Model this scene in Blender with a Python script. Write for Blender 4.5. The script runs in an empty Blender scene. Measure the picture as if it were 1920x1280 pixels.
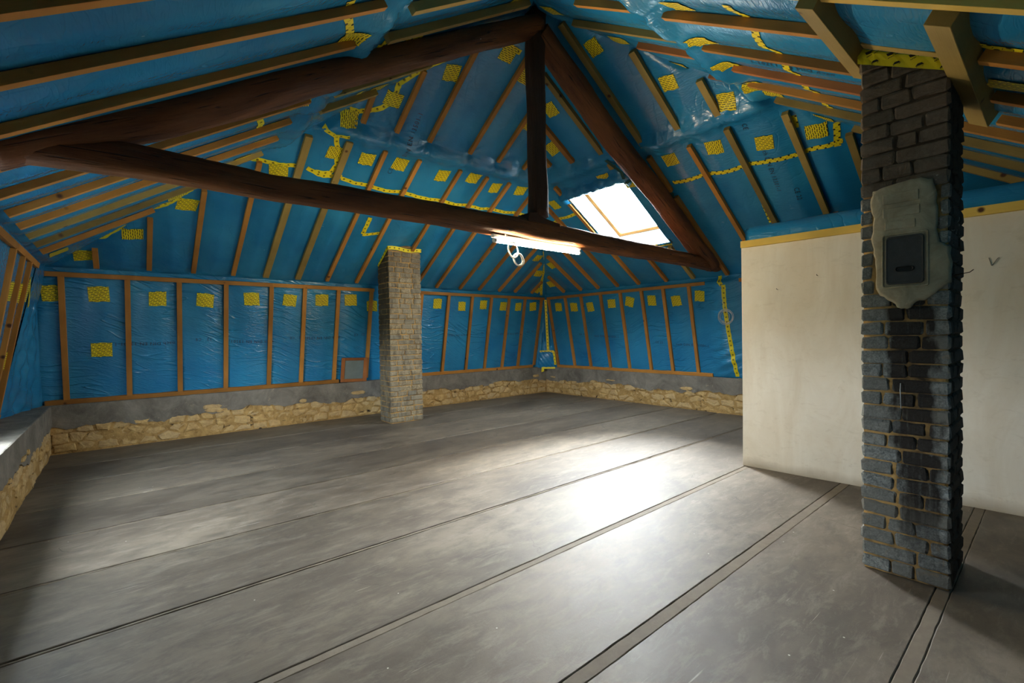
import bpy, bmesh, math, random
import numpy as np
from mathutils import Vector, Matrix

# ------------------------------------------------------------------ camera, sky, lights, exposure
SC = bpy.context.scene
COL = SC.collection
cam_data = bpy.data.cameras.new('camera')
cam = bpy.data.objects.new('camera', cam_data)
COL.objects.link(cam)
RT = Vector((0.7643, -0.6447, -0.0155)); UP = Vector((0.0225, 0.0026, 0.9997)); FW = Vector((0.6447, 0.7643, -0.0165))
RT.normalize(); FW = (FW - FW.dot(RT) * RT).normalized(); UP = RT.cross(FW).normalized()
cam.matrix_world = Matrix(((RT.x, UP.x, -FW.x, 0), (RT.y, UP.y, -FW.y, 0), (RT.z, UP.z, -FW.z, 1.5), (0, 0, 0, 1)))
cam_data.sensor_width = 36.0
cam_data.lens = 869.84 / 1920 * 36.0
cam_data.clip_start = 0.05
SC.camera = cam
SC.view_settings.view_transform = 'Standard'
SC.view_settings.look = 'None'
SC.view_settings.gamma = 1
SC.view_settings.use_curve_mapping = False
SC.view_settings.exposure = 1.42

W = bpy.data.worlds.new('sky'); SC.world = W; W.use_nodes = True
wn = W.node_tree.nodes; wl = W.node_tree.links; wn.clear()
wo = wn.new('ShaderNodeOutputWorld'); wb = wn.new('ShaderNodeBackground')
wtc = wn.new('ShaderNodeTexCoord'); wsx = wn.new('ShaderNodeSeparateXYZ'); wr = wn.new('ShaderNodeValToRGB')
wl.new(wtc.outputs['Generated'], wsx.inputs[0]); wl.new(wsx.outputs['Z'], wr.inputs[0])
wr.color_ramp.elements[0].position = 0.0; wr.color_ramp.elements[0].color = (0.10, 0.12, 0.09, 1)
wr.color_ramp.elements[1].position = 0.03; wr.color_ramp.elements[1].color = (0.86, 0.93, 1.0, 1)
wl.new(wr.outputs[0], wb.inputs[0]); wb.inputs[1].default_value = 22.0
wl.new(wb.outputs[0], wo.inputs[0])

def portal(name, loc, xa, ya, w, h):
    L = bpy.data.lights.new(name, 'AREA'); L.shape = 'RECTANGLE'; L.size = w; L.size_y = h
    L.cycles.is_portal = True
    o = bpy.data.objects.new(name, L); COL.objects.link(o)
    xa = Vector(xa).normalized(); ya = Vector(ya).normalized(); za = xa.cross(ya)
    M = Matrix.Identity(4)
    for i in range(3):
        M[i][0] = xa[i]; M[i][1] = ya[i]; M[i][2] = za[i]; M[i][3] = loc[i]
    o.matrix_world = M

PITCH = math.radians(32); C_, S_ = math.cos(PITCH), math.sin(PITCH)
KN = math.hypot(0.2, 1.0); K0, K1 = 0.2 / KN, 1.0 / KN
V3 = lambda *a: np.array(a, float)
FR = dict(
    RA=(V3(0, 8.2, 2.48), V3(1, 0, 0), V3(0, -C_, S_), V3(0, -S_, -C_)),
    RB=(V3(8, 0, 2.48), V3(0, 1, 0), V3(-C_, 0, S_), V3(-S_, 0, -C_)),
    RC=(V3(-.65, 0, 2.48), V3(0, 1, 0), V3(C_, 0, S_), V3(S_, 0, -C_)),
    RD=(V3(0, -.45, 2.48), V3(1, 0, 0), V3(0, C_, S_), V3(0, S_, -C_)),
    KA=(V3(0, 8.62, .66), V3(1, 0, 0), V3(0, -K0, K1), V3(0, -K1, -K0)),
    KB=(V3(8.38, 0, .66), V3(0, 1, 0), V3(-K0, 0, K1), V3(-K1, 0, -K0)),
    KC=(V3(-1.07, 0, .66), V3(0, 1, 0), V3(K0, 0, K1), V3(K1, 0, -K0)),
    KD=(V3(0, -.87, .66), V3(1, 0, 0), V3(0, K0, K1), V3(0, K1, -K0)))
def plane_pt(fr, u, v, h=0.0):
    O, a, b, n = FR[fr]
    return O + a * u + b * v + n * h

# real openings: skylight in the right slope, low window in the left knee wall (just left of the frame)
SKY = (4.27, 5.42, 1.02, 2.50)      # Y0, Y1, v0, v1 on RB
WIN = (3.70, 5.60, 0.10, 1.25)      # Y0, Y1, v0, v1 on KC
WELL = 0.30
o_ = plane_pt('RB', (SKY[0] + SKY[1]) / 2, (SKY[2] + SKY[3]) / 2, -WELL - 0.06)
sun_l = bpy.data.lights.new('hazy_sun', 'SUN'); sun_l.energy = 62.0; sun_l.angle = math.radians(42); sun_l.color = (0.97, 0.985, 1.0)
sun_o = bpy.data.objects.new('hazy_sun', sun_l); COL.objects.link(sun_o); sun_o.location = (14, 10, 14)
sun_o.rotation_euler = Vector((-.585, -.44, -.70)).to_track_quat('-Z', 'Y').to_euler()
portal('skylight_portal', o_, FR['RB'][1], FR['RB'][2], 1.2, 1.5)
if (FR['RB'][1][1] * 1): pass
o_ = plane_pt('KC', (WIN[0] + WIN[1]) / 2, (WIN[2] + WIN[3]) / 2, -WELL - 0.06)
portal('window_portal', o_, FR['KC'][1] * -1, FR['KC'][2], 2.0, 1.3)
for n_ in ('skylight_portal', 'window_portal'):      # a portal shines along its local -Z: point it into the room
    o = bpy.data.objects[n_]; fr = 'RB' if n_[0] == 's' else 'KC'
    z = -Vector(FR[fr][3]); y = Vector(FR[fr][2]); x = y.cross(z)
    for i in range(3):
        o.matrix_world[i][0] = x[i]; o.matrix_world[i][1] = y[i]; o.matrix_world[i][2] = z[i]

TUBE_STRENGTH = 120.0
rnd = random.Random(7)

# ------------------------------------------------------------------ material helpers
class NT:
    def __init__(self, name):
        self.m = bpy.data.materials.new(name); self.m.use_nodes = True
        self.t = self.m.node_tree; self.t.nodes.clear()
        self.out = self.n('ShaderNodeOutputMaterial')
    def n(self, kind, **kw):
        x = self.t.nodes.new(kind)
        for k, v in kw.items(): setattr(x, k, v)
        return x
    def l(self, a, b): self.t.links.new(a, b)
    def s(self, sock, val):
        if hasattr(val, 'is_output') or hasattr(val, 'links'): self.l(val, sock)
        else: sock.default_value = val
    def math(self, op, a, b=0.0, c=None, clamp=False):
        x = self.n('ShaderNodeMath', operation=op, use_clamp=clamp)
        self.s(x.inputs[0], a); self.s(x.inputs[1], b)
        if c is not None: self.s(x.inputs[2], c)
        return x.outputs[0]
    def mapping(self, co, scale=(1, 1, 1), loc=(0, 0, 0), rot=(0, 0, 0)):
        x = self.n('ShaderNodeMapping'); self.l(co, x.inputs[0])
        x.inputs['Scale'].default_value = scale; x.inputs['Location'].default_value = loc; x.inputs['Rotation'].default_value = rot
        return x.outputs[0]
    def noise(self, co, scale, detail=3, rough=.55, dist=0.0, dim='3D'):
        x = self.n('ShaderNodeTexNoise'); self.l(co, x.inputs['Vector'])
        x.inputs['Scale'].default_value = scale; x.inputs['Detail'].default_value = detail
        x.inputs['Roughness'].default_value = rough; x.inputs['Distortion'].default_value = dist
        return x.outputs['Fac']
    def ramp(self, fac, stops, interp='LINEAR'):
        x = self.n('ShaderNodeValToRGB'); self.l(fac, x.inputs[0]); r = x.color_ramp; r.interpolation = interp
        while len(r.elements) < len(stops): r.elements.new(0.5)
        for e, (p, c) in zip(r.elements, stops):
            e.position = p; e.color = (c, c, c, 1) if not hasattr(c, '__len__') else (*c, 1)
        return x.outputs[0]
    def mix(self, fac, a, b, mode='MIX'):
        x = self.n('ShaderNodeMix', data_type='RGBA', blend_type=mode)
        self.s(x.inputs[0], fac)
        for i, v in ((6, a), (7, b)):
            if isinstance(v, tuple): x.inputs[i].default_value = (*v, 1)
            else: self.s(x.inputs[i], v)
        return x.outputs[2]
    def bump(self, h, strength=.5, dist=.01, prev=None):
        x = self.n('ShaderNodeBump'); self.l(h, x.inputs['Height'])
        x.inputs['Strength'].default_value = strength; x.inputs['Distance'].default_value = dist
        if prev is not None: self.l(prev, x.inputs['Normal'])
        return x.outputs[0]
    def bsdf(self, color, rough, normal=None, spec=.5, **kw):
        b = self.n('ShaderNodeBsdfPrincipled')
        if isinstance(color, tuple): b.inputs['Base Color'].default_value = (*color, 1)
        else: self.l(color, b.inputs['Base Color'])
        self.s(b.inputs['Roughness'], rough)
        b.inputs['Specular IOR Level'].default_value = spec
        if normal is not None: self.l(normal, b.inputs['Normal'])
        for k, v in kw.items(): b.inputs[k.replace('_', ' ')].default_value = v
        self.l(b.outputs[0], self.out.inputs[0])
        return b
    @property
    def uv(self): return self.n('ShaderNodeUVMap').outputs[0]
    @property
    def pos(self): return self.n('ShaderNodeNewGeometry').outputs['Position']
    @property
    def obj(self): return self.n('ShaderNodeTexCoord').outputs['Object']
    @property
    def rand(self): return self.n('ShaderNodeObjectInfo').outputs['Random']
    def sep(self, v):
        x = self.n('ShaderNodeSeparateXYZ'); self.l(v, x.inputs[0]); return x.outputs
    def comb(self, x, y, z=0.0):
        c = self.n('ShaderNodeCombineXYZ'); self.s(c.inputs[0], x); self.s(c.inputs[1], y); self.s(c.inputs[2], z); return c.outputs[0]

def ridge(nt, co, scale, sharp, lo, dist=.3):
    f = nt.noise(co, scale, 1, .45, dist)
    a = nt.math('ABSOLUTE', nt.math('SUBTRACT', f, .5))
    a = nt.math('SUBTRACT', 1.0, nt.math('MULTIPLY', a, sharp), clamp=True)
    return nt.math('POWER', a, 2.0)

def mat_film(name, knee):
    t = NT(name); uv = t.uv
    s = t.sep(uv)
    if knee:   # sagging arcs between studs
        arc = t.math('MULTIPLY', t.math('SINE', t.math('MULTIPLY', s[0], 5.6)), .05)
        co = t.comb(t.math('MULTIPLY', s[0], 1.6), t.math('ADD', t.math('MULTIPLY', s[1], 9.0), t.math('MULTIPLY', t.math('ADD', arc, t.math('MULTIPLY', s[0], .25)), 9.0)))
        co2 = t.comb(t.math('MULTIPLY', s[0], 4.0), t.math('ADD', t.math('MULTIPLY', s[1], 16.0), t.math('MULTIPLY', s[0], 5.0)))
    else:
        co = t.comb(t.math('MULTIPLY', s[0], 5.0), t.math('ADD', t.math('MULTIPLY', s[1], 3.0), t.math('MULTIPLY', s[0], 2.5)))
        co2 = t.comb(t.math('MULTIPLY', s[0], 4.0), t.math('MULTIPLY', s[1], 17.0))
    mask = t.ramp(t.noise(uv, 1.7, 3), [(.45, 0.05), (.62, 1.0)])
    h1 = t.math('MULTIPLY', ridge(t, co, 1.1, 16.0, 0), mask)
    h2 = t.math('MULTIPLY', ridge(t, co2, 1.9, 7.0, 0), .45)
    h3 = t.noise(uv, 3.0, 4)
    h4 = t.noise(uv, 26.0, 3, .6, 1.2)
    if knee: h = t.math('ADD', t.math('ADD', t.math('MULTIPLY', h1, 1.2), t.math('MULTIPLY', h2, .35)), t.math('ADD', t.math('MULTIPLY', h3, .8), t.math('MULTIPLY', h4, .03)))
    else: h = t.math('ADD', t.math('ADD', t.math('MULTIPLY', h1, .30), t.math('MULTIPLY', h2, .30)), t.math('ADD', t.math('MULTIPLY', h3, 1.0), t.math('MULTIPLY', h4, .03)))
    nrm = t.bump(h, .75 if knee else .6, .015 if knee else .014)
    colr = t.mix(t.ramp(t.noise(uv, .9, 3), [(.35, 0.0), (.7, 1.0)]), (0.008, 0.160, 0.36), (0.025, 0.250, 0.46))
    t.bsdf(colr, t.math('ADD', .17, t.math('MULTIPLY', t.noise(uv, 5.0), .14)), nrm, .6)
    return t.m
M_FILM_K = mat_film('blue_film_wall', True)
M_FILM_R = mat_film('blue_film_roof', False)

def mat_wood(name, c1, c2, knots=True):
    t = NT(name); ob = t.obj; r = t.rand
    off = t.n('ShaderNodeVectorMath', operation='ADD'); t.l(t.pos, off.inputs[0])
    rv = t.comb(t.math('MULTIPLY', r, 37.0), t.math('MULTIPLY', r, 11.0), t.math('MULTIPLY', r, 5.0)); t.l(rv, off.inputs[1])
    o2 = t.n('ShaderNodeVectorMath', operation='ADD'); t.l(ob, o2.inputs[0]); t.l(rv, o2.inputs[1])
    grain = t.noise(t.mapping(o2.outputs[0], (9, .9, 9)), 3.0, 4, .6, .7)
    spots = t.noise(off.outputs[0], 2.2, 3)
    col = t.mix(grain, c1, c2)
    col = t.mix(t.ramp(spots, [(.35, 0.0), (.75, .55)]), col, tuple(x * .55 for x in c1))
    if knots:
        v = t.n('ShaderNodeTexVoronoi'); t.l(off.outputs[0], v.inputs['Vector']); v.inputs['Scale'].default_value = 4.2
        k = t.ramp(v.outputs['Distance'], [(.06, 1.0), (.12, 0.0)])
        col = t.mix(k, col, (0.07, 0.025, 0.012))
    hue = t.n('ShaderNodeHueSaturation'); t.l(col, hue.inputs['Color'])
    t.l(t.math('ADD', .72, t.math('MULTIPLY', r, .5)), hue.inputs['Value'])
    t.bsdf(hue.outputs[0], .68, t.bump(grain, .35, .003), .3)
    return t.m
M_PINE = mat_wood('rough_pine', (0.34, 0.135, 0.020), (0.54, 0.245, 0.050))
M_TREAT = mat_wood('treated_pine', (0.25, 0.165, 0.038), (0.40, 0.275, 0.085))
M_YPINE = mat_wood('yellow_pine', (0.62, 0.40, 0.06), (0.78, 0.54, 0.14))
M_REDW = mat_wood('reddish_pine', (0.27, 0.085, 0.022), (0.40, 0.15, 0.045))

def mat_old(name):
    t = NT(name); uv = t.uv
    g = t.noise(t.mapping(uv, (1.2, 16, 1)), 3.0, 6, .65, .9)
    g2 = t.noise(t.mapping(uv, (.6, 3, 1)), 2.0, 4, .6)
    crack = t.ramp(t.noise(t.mapping(uv, (1.0, 22, 1)), 2.2, 3, .5, 1.5), [(.30, 0.0), (.40, 1.0)])
    col = t.mix(g, (0.022, 0.007, 0.003), (0.175, 0.055, 0.014))
    col = t.mix(t.ramp(g2, [(.35, 0), (.7, .75)]), col, (0.26, 0.090, 0.022))
    col = t.mix(t.math('SUBTRACT', 1.0, crack), col, (0.015, 0.006, 0.004))
    h = t.math('ADD', t.math('MULTIPLY', g, .6), crack)
    t.bsdf(col, .62, t.bump(h, .8, .012), .35)
    return t.m
M_OLD = mat_old('old_dark_timber')
def mat_king():
    t = NT('dark_king_post_timber'); uv = t.uv
    g = t.noise(t.mapping(uv, (1.2, 14, 1)), 3.0, 6, .65, .9)
    col = t.mix(g, (0.018, 0.007, 0.004), (0.085, 0.032, 0.014))
    t.bsdf(col, .7, t.bump(g, .8, .012), .3); return t.m
M_KING = mat_king()

def mat_tape(kind):
    t = NT('yellow_tape_' + kind); uv = t.uv; s = t.sep(uv)
    base = t.mix(t.noise(uv, 9.0, 2), (0.66, 0.52, 0.006), (0.82, 0.68, 0.015))
    if kind == 'patch':    # several overlapping strips, each printed with small slanted lines
        row = t.math('ADD', s[1], t.math('MULTIPLY', t.math('SINE', t.math('MULTIPLY', s[0], 70.0)), .0026))
        fr_ = t.math('FRACT', t.math('MULTIPLY', row, 44.0))
        line = t.math('LESS_THAN', fr_, .38)
        rid = t.math('FLOOR', t.math('MULTIPLY', row, 44.0))
        seg = t.math('FRACT', t.math('ADD', t.math('MULTIPLY', s[0], 17.0), t.math('MULTIPLY', rid, .37)))
        gap = t.math('GREATER_THAN', seg, .20)
        txt = t.math('GREATER_THAN', t.noise(t.mapping(uv, (240, 120, 1)), 1.0, 2), .36)
        k = t.math('MULTIPLY', t.math('MULTIPLY', line, gap), txt)
    else:                  # strip: emblem blobs and slanted dashes
        per = .085; dy = s[1]
        def blob(ph, oy, r):
            a = t.math('FRACT', t.math('ADD', t.math('DIVIDE', s[0], per), ph))
            dx = t.math('MULTIPLY', t.math('SUBTRACT', a, .5), per); yy = t.math('SUBTRACT', dy, oy)
            d = t.math('SQRT', t.math('ADD', t.math('POWER', dx, 2.0), t.math('POWER', yy, 2.0)))
            return t.math('LESS_THAN', d, r), dx, d
        if kind == 'strip':
            k, dx, d = blob(0, 0.0, .0135)
            k = t.math('SUBTRACT', k, t.math('MULTIPLY', t.math('LESS_THAN', t.math('ABSOLUTE', t.math('SUBTRACT', d, .006)), .0018), t.math('LESS_THAN', dy, .002)), clamp=True)
        else:
            k1, dx, d = blob(0, .023, .0120); k2, dx2, d2 = blob(.5, -.023, .0120)
            sl = t.math('ABSOLUTE', t.math('SUBTRACT', dx, t.math('MULTIPLY', dy, 1.0)))
            dash = t.math('MULTIPLY', t.math('LESS_THAN', t.math('ABSOLUTE', t.math('SUBTRACT', t.math('ABSOLUTE', dx), .020)), .0016), t.math('LESS_THAN', t.math('ABSOLUTE', dy), .013))
            k = t.math('MAXIMUM', t.math('MAXIMUM', k1, k2), dash)
    col = t.mix(k, base, (0.012, 0.011, 0.008))
    t.bsdf(col, .5, t.bump(t.noise(uv, 28.0, 3), .5, .006), .35)
    return t.m
M_PATCH = mat_tape('patch'); M_TAPE = mat_tape('strip'); M_TAPE2 = mat_tape('wide')

def mat_plain(name, col, rough=.6, spec=.4, bs=None, bd=.003, **kw):
    t = NT(name); nrm = t.bump(t.noise(t.pos, bs, 4), .5, bd) if bs else None
    t.bsdf(col, rough, nrm, spec, **kw); return t.m
M_YEL = mat_plain('yellow_tape_plain', (0.74, 0.60, 0.01), .5)
M_BLK = mat_plain('black_print', (0.012, 0.012, 0.012), .6)
M_INK = mat_plain('dark_ink_print', (0.004, 0.010, 0.022), .5)
M_GREEN = mat_plain('dark_green_seal_tape', (0.004, 0.05, 0.045), .45, bs=40)
M_STEEL = mat_plain('galvanised_wire', (0.55, 0.58, 0.58), .4, .5, Metallic=.2)
M_WHITE = mat_plain('white_plastic', (0.8, 0.78, 0.72), .35)
M_NAIL = mat_plain('rusty_nail', (0.06, 0.03, 0.02), .6)

def mat_floor():
    t = NT('worn_concrete'); p = t.pos; r = t.rand
    big = t.noise(t.mapping(p, (.55, 1.0, 1)), 1.1, 5, .62, .8)
    mid = t.noise(t.mapping(p, (1, 1.6, 1), rot=(0, 0, -.2)), 4.0, 9, .72, .3)
    fine = t.noise(p, 60.0, 3, .7)
    streak = t.noise(t.mapping(p, (1.3, 4.5, 1), rot=(0, 0, .30)), 2.6, 9, .78, .5)
    col = t.mix(t.ramp(big, [(.30, 0.0), (.68, 1.0)]), (0.062, 0.048, 0.036), (0.178, 0.147, 0.110))
    col = t.mix(t.ramp(mid, [(.36, .7), (.56, 0.0)]), col, (0.060, 0.048, 0.036))
    col = t.mix(t.ramp(streak, [(.50, 0.0), (.72, .42)]), col, (0.30, 0.265, 0.215))
    scr = t.ramp(t.noise(t.mapping(p, (2.0, 60, 1), rot=(0, 0, .9)), 1.5, 3, .6, .4), [(.66, 0.0), (.70, .5)])
    col = t.mix(t.math('MULTIPLY', scr, t.ramp(t.noise(p, 1.3, 3), [(.5, 0.0), (.62, 1.0)])), col, (0.42, 0.39, 0.33))
    sc = t.ramp(t.noise(t.mapping(p, (1, 1, 1), loc=(3, 7, 0)), 9.0, 6, .8, 2.0), [(.70, 0.0), (.76, .8)])
    sx = t.sep(p)
    near = t.math('MULTIPLY', t.math('LESS_THAN', t.math('ABSOLUTE', t.math('SUBTRACT', sx[1], 3.6)), .5), t.math('LESS_THAN', sx[0], 1.0))
    col = t.mix(t.math('MULTIPLY', sc, t.math('ADD', .25, t.math('MULTIPLY', near, .6))), col, (0.40, 0.38, 0.30))
    v = t.n('ShaderNodeTexVoronoi', feature='DISTANCE_TO_EDGE')
    ds = t.n('ShaderNodeVectorMath', operation='MULTIPLY_ADD'); nz = t.n('ShaderNodeTexNoise'); t.l(p, nz.inputs['Vector']); nz.inputs['Scale'].default_value = 2.0; nz.inputs['Detail'].default_value = 6
    t.l(nz.outputs['Color'], ds.inputs[0]); ds.inputs[1].default_value = (.6, .6, .6); t.l(p, ds.inputs[2]); t.l(ds.outputs[0], v.inputs['Vector'])
    v.inputs['Scale'].default_value = .55
    crack = t.math('MULTIPLY', t.ramp(v.outputs['Distance'], [(.0005, 1.0), (.0022, 0.0)]), t.ramp(t.noise(p, .8, 2), [(.50, 0.0), (.60, 1.0)]))
    col = t.mix(t.math('MULTIPLY', crack, .8), col, (0.03, 0.025, 0.02))
    sp = t.n('ShaderNodeTexVoronoi'); t.l(p, sp.inputs['Vector']); sp.inputs['Scale'].default_value = 9.0
    dots = t.math('MULTIPLY', t.ramp(sp.outputs['Distance'], [(.03, 1.0), (.05, 0.0)]), t.ramp(t.sep(sp.outputs['Color'])[0], [(.80, 0.0), (.82, 1.0)]))
    col = t.mix(dots, col, (0.5, 0.48, 0.42))
    hsv = t.n('ShaderNodeHueSaturation'); t.l(col, hsv.inputs['Color']); t.l(t.math('ADD', .82, t.math('MULTIPLY', r, .36)), hsv.inputs['Value'])
    h = t.math('ADD', t.math('MULTIPLY', mid, .5), t.math('ADD', t.math('MULTIPLY', fine, .30), t.math('MULTIPLY', crack, -.6)))
    h = t.math('ADD', h, t.math('MULTIPLY', streak, .25))
    rough = t.math('ADD', .38, t.math('MULTIPLY', t.math('ADD', mid, streak), .17))
    t.bsdf(hsv.outputs[0], rough, t.bump(h, .28, .006), .45)
    return t.m
M_FLOOR = mat_floor()
def mat_joint():
    t = NT('joint_mortar'); p = t.pos
    f = t.noise(p, 12.0, 5, .7)
    t.bsdf(t.mix(f, (0.115, 0.092, 0.068), (0.205, 0.170, 0.128)), .7, t.bump(f, .6, .006), .3); return t.m
M_JOINT = mat_joint()
M_DARKGAP = mat_plain('joint_dirt', (0.03, 0.025, 0.02), .9, .1)

def mat_cement():
    t = NT('grey_cement_render'); p = t.pos
    a = t.noise(p, 3.0, 6, .7, .6); b = t.noise(p, 30.0, 4, .7)
    col = t.mix(t.ramp(a, [(.3, 0), (.7, 1)]), (0.11, 0.098, 0.082), (0.27, 0.245, 0.205))
    col = t.mix(t.ramp(t.noise(p, 7.0, 5, .7, 1.5), [(.62, 0), (.70, .55)]), col, (0.40, 0.34, 0.24))
    t.bsdf(col, .85, t.bump(t.math('ADD', a, t.math('MULTIPLY', b, .35)), .7, .015), .2); return t.m
M_CEM = mat_cement()
def mat_stone(name, c1, c2, c3, cracks=False):
    t = NT(name); p = t.pos; r = t.rand
    a = t.noise(p, 14.0, 6, .7, .6); b = t.noise(p, 50.0, 4, .7)
    col = t.mix(t.ramp(a, [(.3, 0), (.7, 1)]), c1, c2)
    col = t.mix(t.math('MULTIPLY', r, .5), col, c3)
    if cracks: col = t.mix(t.ramp(t.noise(p, 7.0, 5, .7, 1.0), [(.34, 1.0), (.42, 0.0)]), col, (0.035, 0.024, 0.016))
    t.bsdf(col, .85, t.bump(t.math('ADD', a, t.math('MULTIPLY', b, .4)), .9, .012), .25); return t.m
M_STONE = mat_stone('tan_rubble_stone', (0.34, 0.205, 0.075), (0.70, 0.48, 0.20), (0.52, 0.40, 0.24))
M_SAND = mat_stone('sandy_mortar', (0.22, 0.125, 0.040), (0.58, 0.38, 0.145), (0.4, 0.25, 0.09), True)

def mat_brick(name, c1, c2, c3, stain_shade, tan=.25):
    t = NT(name); p = t.pos; r = t.rand
    a = t.noise(p, 26.0, 6, .75, .8); b = t.noise(p, 110.0, 4, .75)
    col = t.mix(t.ramp(a, [(.36, 0), (.64, 1)]), c1, c2)
    col = t.mix(t.ramp(b, [(.50, 0), (.64, .35)]), col, tuple(min(1, x * 1.6) for x in c2))
    col = t.mix(t.ramp(b, [(.36, .5), (.48, 0)]), col, tuple(x * .45 for x in c1))
    col = t.mix(t.ramp(r, [(.0, 0), (1, .9)]), col, c3)
    col = t.mix(t.ramp(t.noise(p, 9.0, 5, .7, 1.0), [(.60, 0), (.68, tan)]), col, (0.42, 0.26, 0.10))
    s = t.sep(p)
    if stain_shade == 'near':     # soot streak running down below the soot door, brown grime on the upper courses, painted shade on the side face
        y = t.math('ADD', s[1], t.math('MULTIPLY', t.math('SUBTRACT', t.noise(t.mapping(p, (6, 6, 3)), 2.0, 4), .5), .22))
        cy = t.math('ABSOLUTE', t.math('SUBTRACT', y, t.math('ADD', .50, t.math('MULTIPLY', s[2], .055))))
        band = t.math('SUBTRACT', 1.0, t.math('DIVIDE', t.math('SUBTRACT', cy, .075), .05), clamp=True)
        zf = t.ramp(t.math('MULTIPLY', s[2], .33), [(.02, .25), (.16, .75), (.40, 1.0), (.57, .9)])
        drip = t.ramp(t.noise(t.mapping(p, (50, 50, 3)), 1.0, 4, .6), [(.40, 1.0), (.75, .45)])
        k = t.math('MULTIPLY', t.math('MULTIPLY', band, zf), t.math('ADD', .35, drip), clamp=True)
        col = t.mix(t.math('MULTIPLY', k, .93), col, (0.018, 0.013, 0.010))
        up = t.ramp(t.math('MULTIPLY', s[2], .25), [(.555, 0.0), (.60, 1.0)])
        grime = t.mix(a, (0.080, 0.054, 0.038), (0.26, 0.190, 0.130))
        col = t.mix(t.math('MULTIPLY', up, .92), col, grime)
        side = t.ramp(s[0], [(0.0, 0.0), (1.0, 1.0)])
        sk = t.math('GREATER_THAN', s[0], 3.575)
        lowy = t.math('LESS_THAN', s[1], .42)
        col = t.mix(t.math('MULTIPLY', t.math('MULTIPLY', sk, lowy), .85), col, (0.020, 0.018, 0.017))  # shade of the unlit low-y face, painted into the brick colour
        wh = t.ramp(t.noise(p, 16.0, 4, .7, 1.0), [(.60, 0.0), (.64, 1.0)])
        zone = t.math('MULTIPLY', t.math('LESS_THAN', t.math('ABSOLUTE', t.math('SUBTRACT', s[2], 2.17)), .22), t.math('LESS_THAN', t.math('ABSOLUTE', t.math('SUBTRACT', s[1], .435)), .03))
        col = t.mix(t.math('MULTIPLY', wh, zone), col, (0.55, 0.52, 0.46))
    else:
        g = t.ramp(t.noise(t.mapping(p, (5, 5, 2)), 1.6, 5, .65, .6), [(.45, 0.0), (.68, .75)])
        col = t.mix(g, col, (0.055, 0.045, 0.036))
        up = t.ramp(t.math('MULTIPLY', s[2], .25), [(.60, 0.0), (.68, .55)])
        col = t.mix(up, col, (0.12, 0.09, 0.06))
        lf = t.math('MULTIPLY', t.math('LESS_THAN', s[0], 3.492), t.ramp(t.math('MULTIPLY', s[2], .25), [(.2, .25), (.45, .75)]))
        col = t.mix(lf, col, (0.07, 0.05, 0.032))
    t.bsdf(col, .85, t.bump(t.math('ADD', a, t.math('MULTIPLY', b, .6)), 1.0, .010), .25); return t.m
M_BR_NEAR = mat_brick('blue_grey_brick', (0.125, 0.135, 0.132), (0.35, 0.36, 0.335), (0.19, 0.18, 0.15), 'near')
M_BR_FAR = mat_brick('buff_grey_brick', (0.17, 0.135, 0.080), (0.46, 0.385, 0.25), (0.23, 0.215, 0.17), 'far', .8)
def mat_mortar(name, dark):
    t = NT(name); p = t.pos; s = t.sep(p); a = t.noise(p, 25.0, 5, .7)
    col = t.mix(a, (0.34, 0.19, 0.06), (0.58, 0.36, 0.13))
    col = t.mix(t.ramp(t.noise(p, 5.0, 4), [(.50, 0), (.66, .7)]), col, (0.05, 0.038, 0.028))
    if dark:
        up = t.ramp(t.math('MULTIPLY', s[2], .25), [(.55, 0.0), (.60, .95)])
        col = t.mix(up, col, (0.060, 0.040, 0.027))
        cy = t.math('ABSOLUTE', t.math('SUBTRACT', t.math('ADD', s[1], t.math('MULTIPLY', t.math('SUBTRACT', a, .5), .12)), t.math('ADD', .50, t.math('MULTIPLY', s[2], .055))))
        col = t.mix(t.math('MULTIPLY', t.math('SUBTRACT', 1.0, t.math('DIVIDE', t.math('SUBTRACT', cy, .075), .05), clamp=True), t.ramp(t.noise(p, 12.0, 4), [(.3, .95), (.62, .35)])), col, (0.022, 0.016, 0.012))
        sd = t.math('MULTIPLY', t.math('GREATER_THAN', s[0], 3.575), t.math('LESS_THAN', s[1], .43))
        col = t.mix(t.math('MULTIPLY', sd, .9), col, (0.016, 0.014, 0.013))  # mortar of that unlit side: its shade is put into the colour too
    t.bsdf(col, .9, t.bump(a, .9, .01), .2); return t.m
M_MORT_N = mat_mortar('orange_mortar_sooted_shaded', True); M_MORT_F = mat_mortar('orange_mortar', False)
def mat_plaster():
    t = NT('cream_painted_plaster'); p = t.pos
    a = t.noise(t.mapping(p, (1, 2, .6)), 1.6, 6, .65, .8)
    col = t.mix(t.ramp(a, [(.35, 0), (.7, 1)]), (0.73, 0.645, 0.505), (0.84, 0.78, 0.66))
    s = t.sep(p)
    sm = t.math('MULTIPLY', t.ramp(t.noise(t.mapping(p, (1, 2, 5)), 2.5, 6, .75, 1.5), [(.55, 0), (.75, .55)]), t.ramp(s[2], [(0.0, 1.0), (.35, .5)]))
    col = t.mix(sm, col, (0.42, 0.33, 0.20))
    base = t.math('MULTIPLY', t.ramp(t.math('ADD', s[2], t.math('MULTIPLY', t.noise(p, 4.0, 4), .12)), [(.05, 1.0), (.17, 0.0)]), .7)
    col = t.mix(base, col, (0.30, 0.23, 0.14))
    t.bsdf(col, .7, t.bump(t.noise(p, 24.0, 4), .3, .004), .3); return t.m
M_PLAST = mat_plaster()
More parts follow.
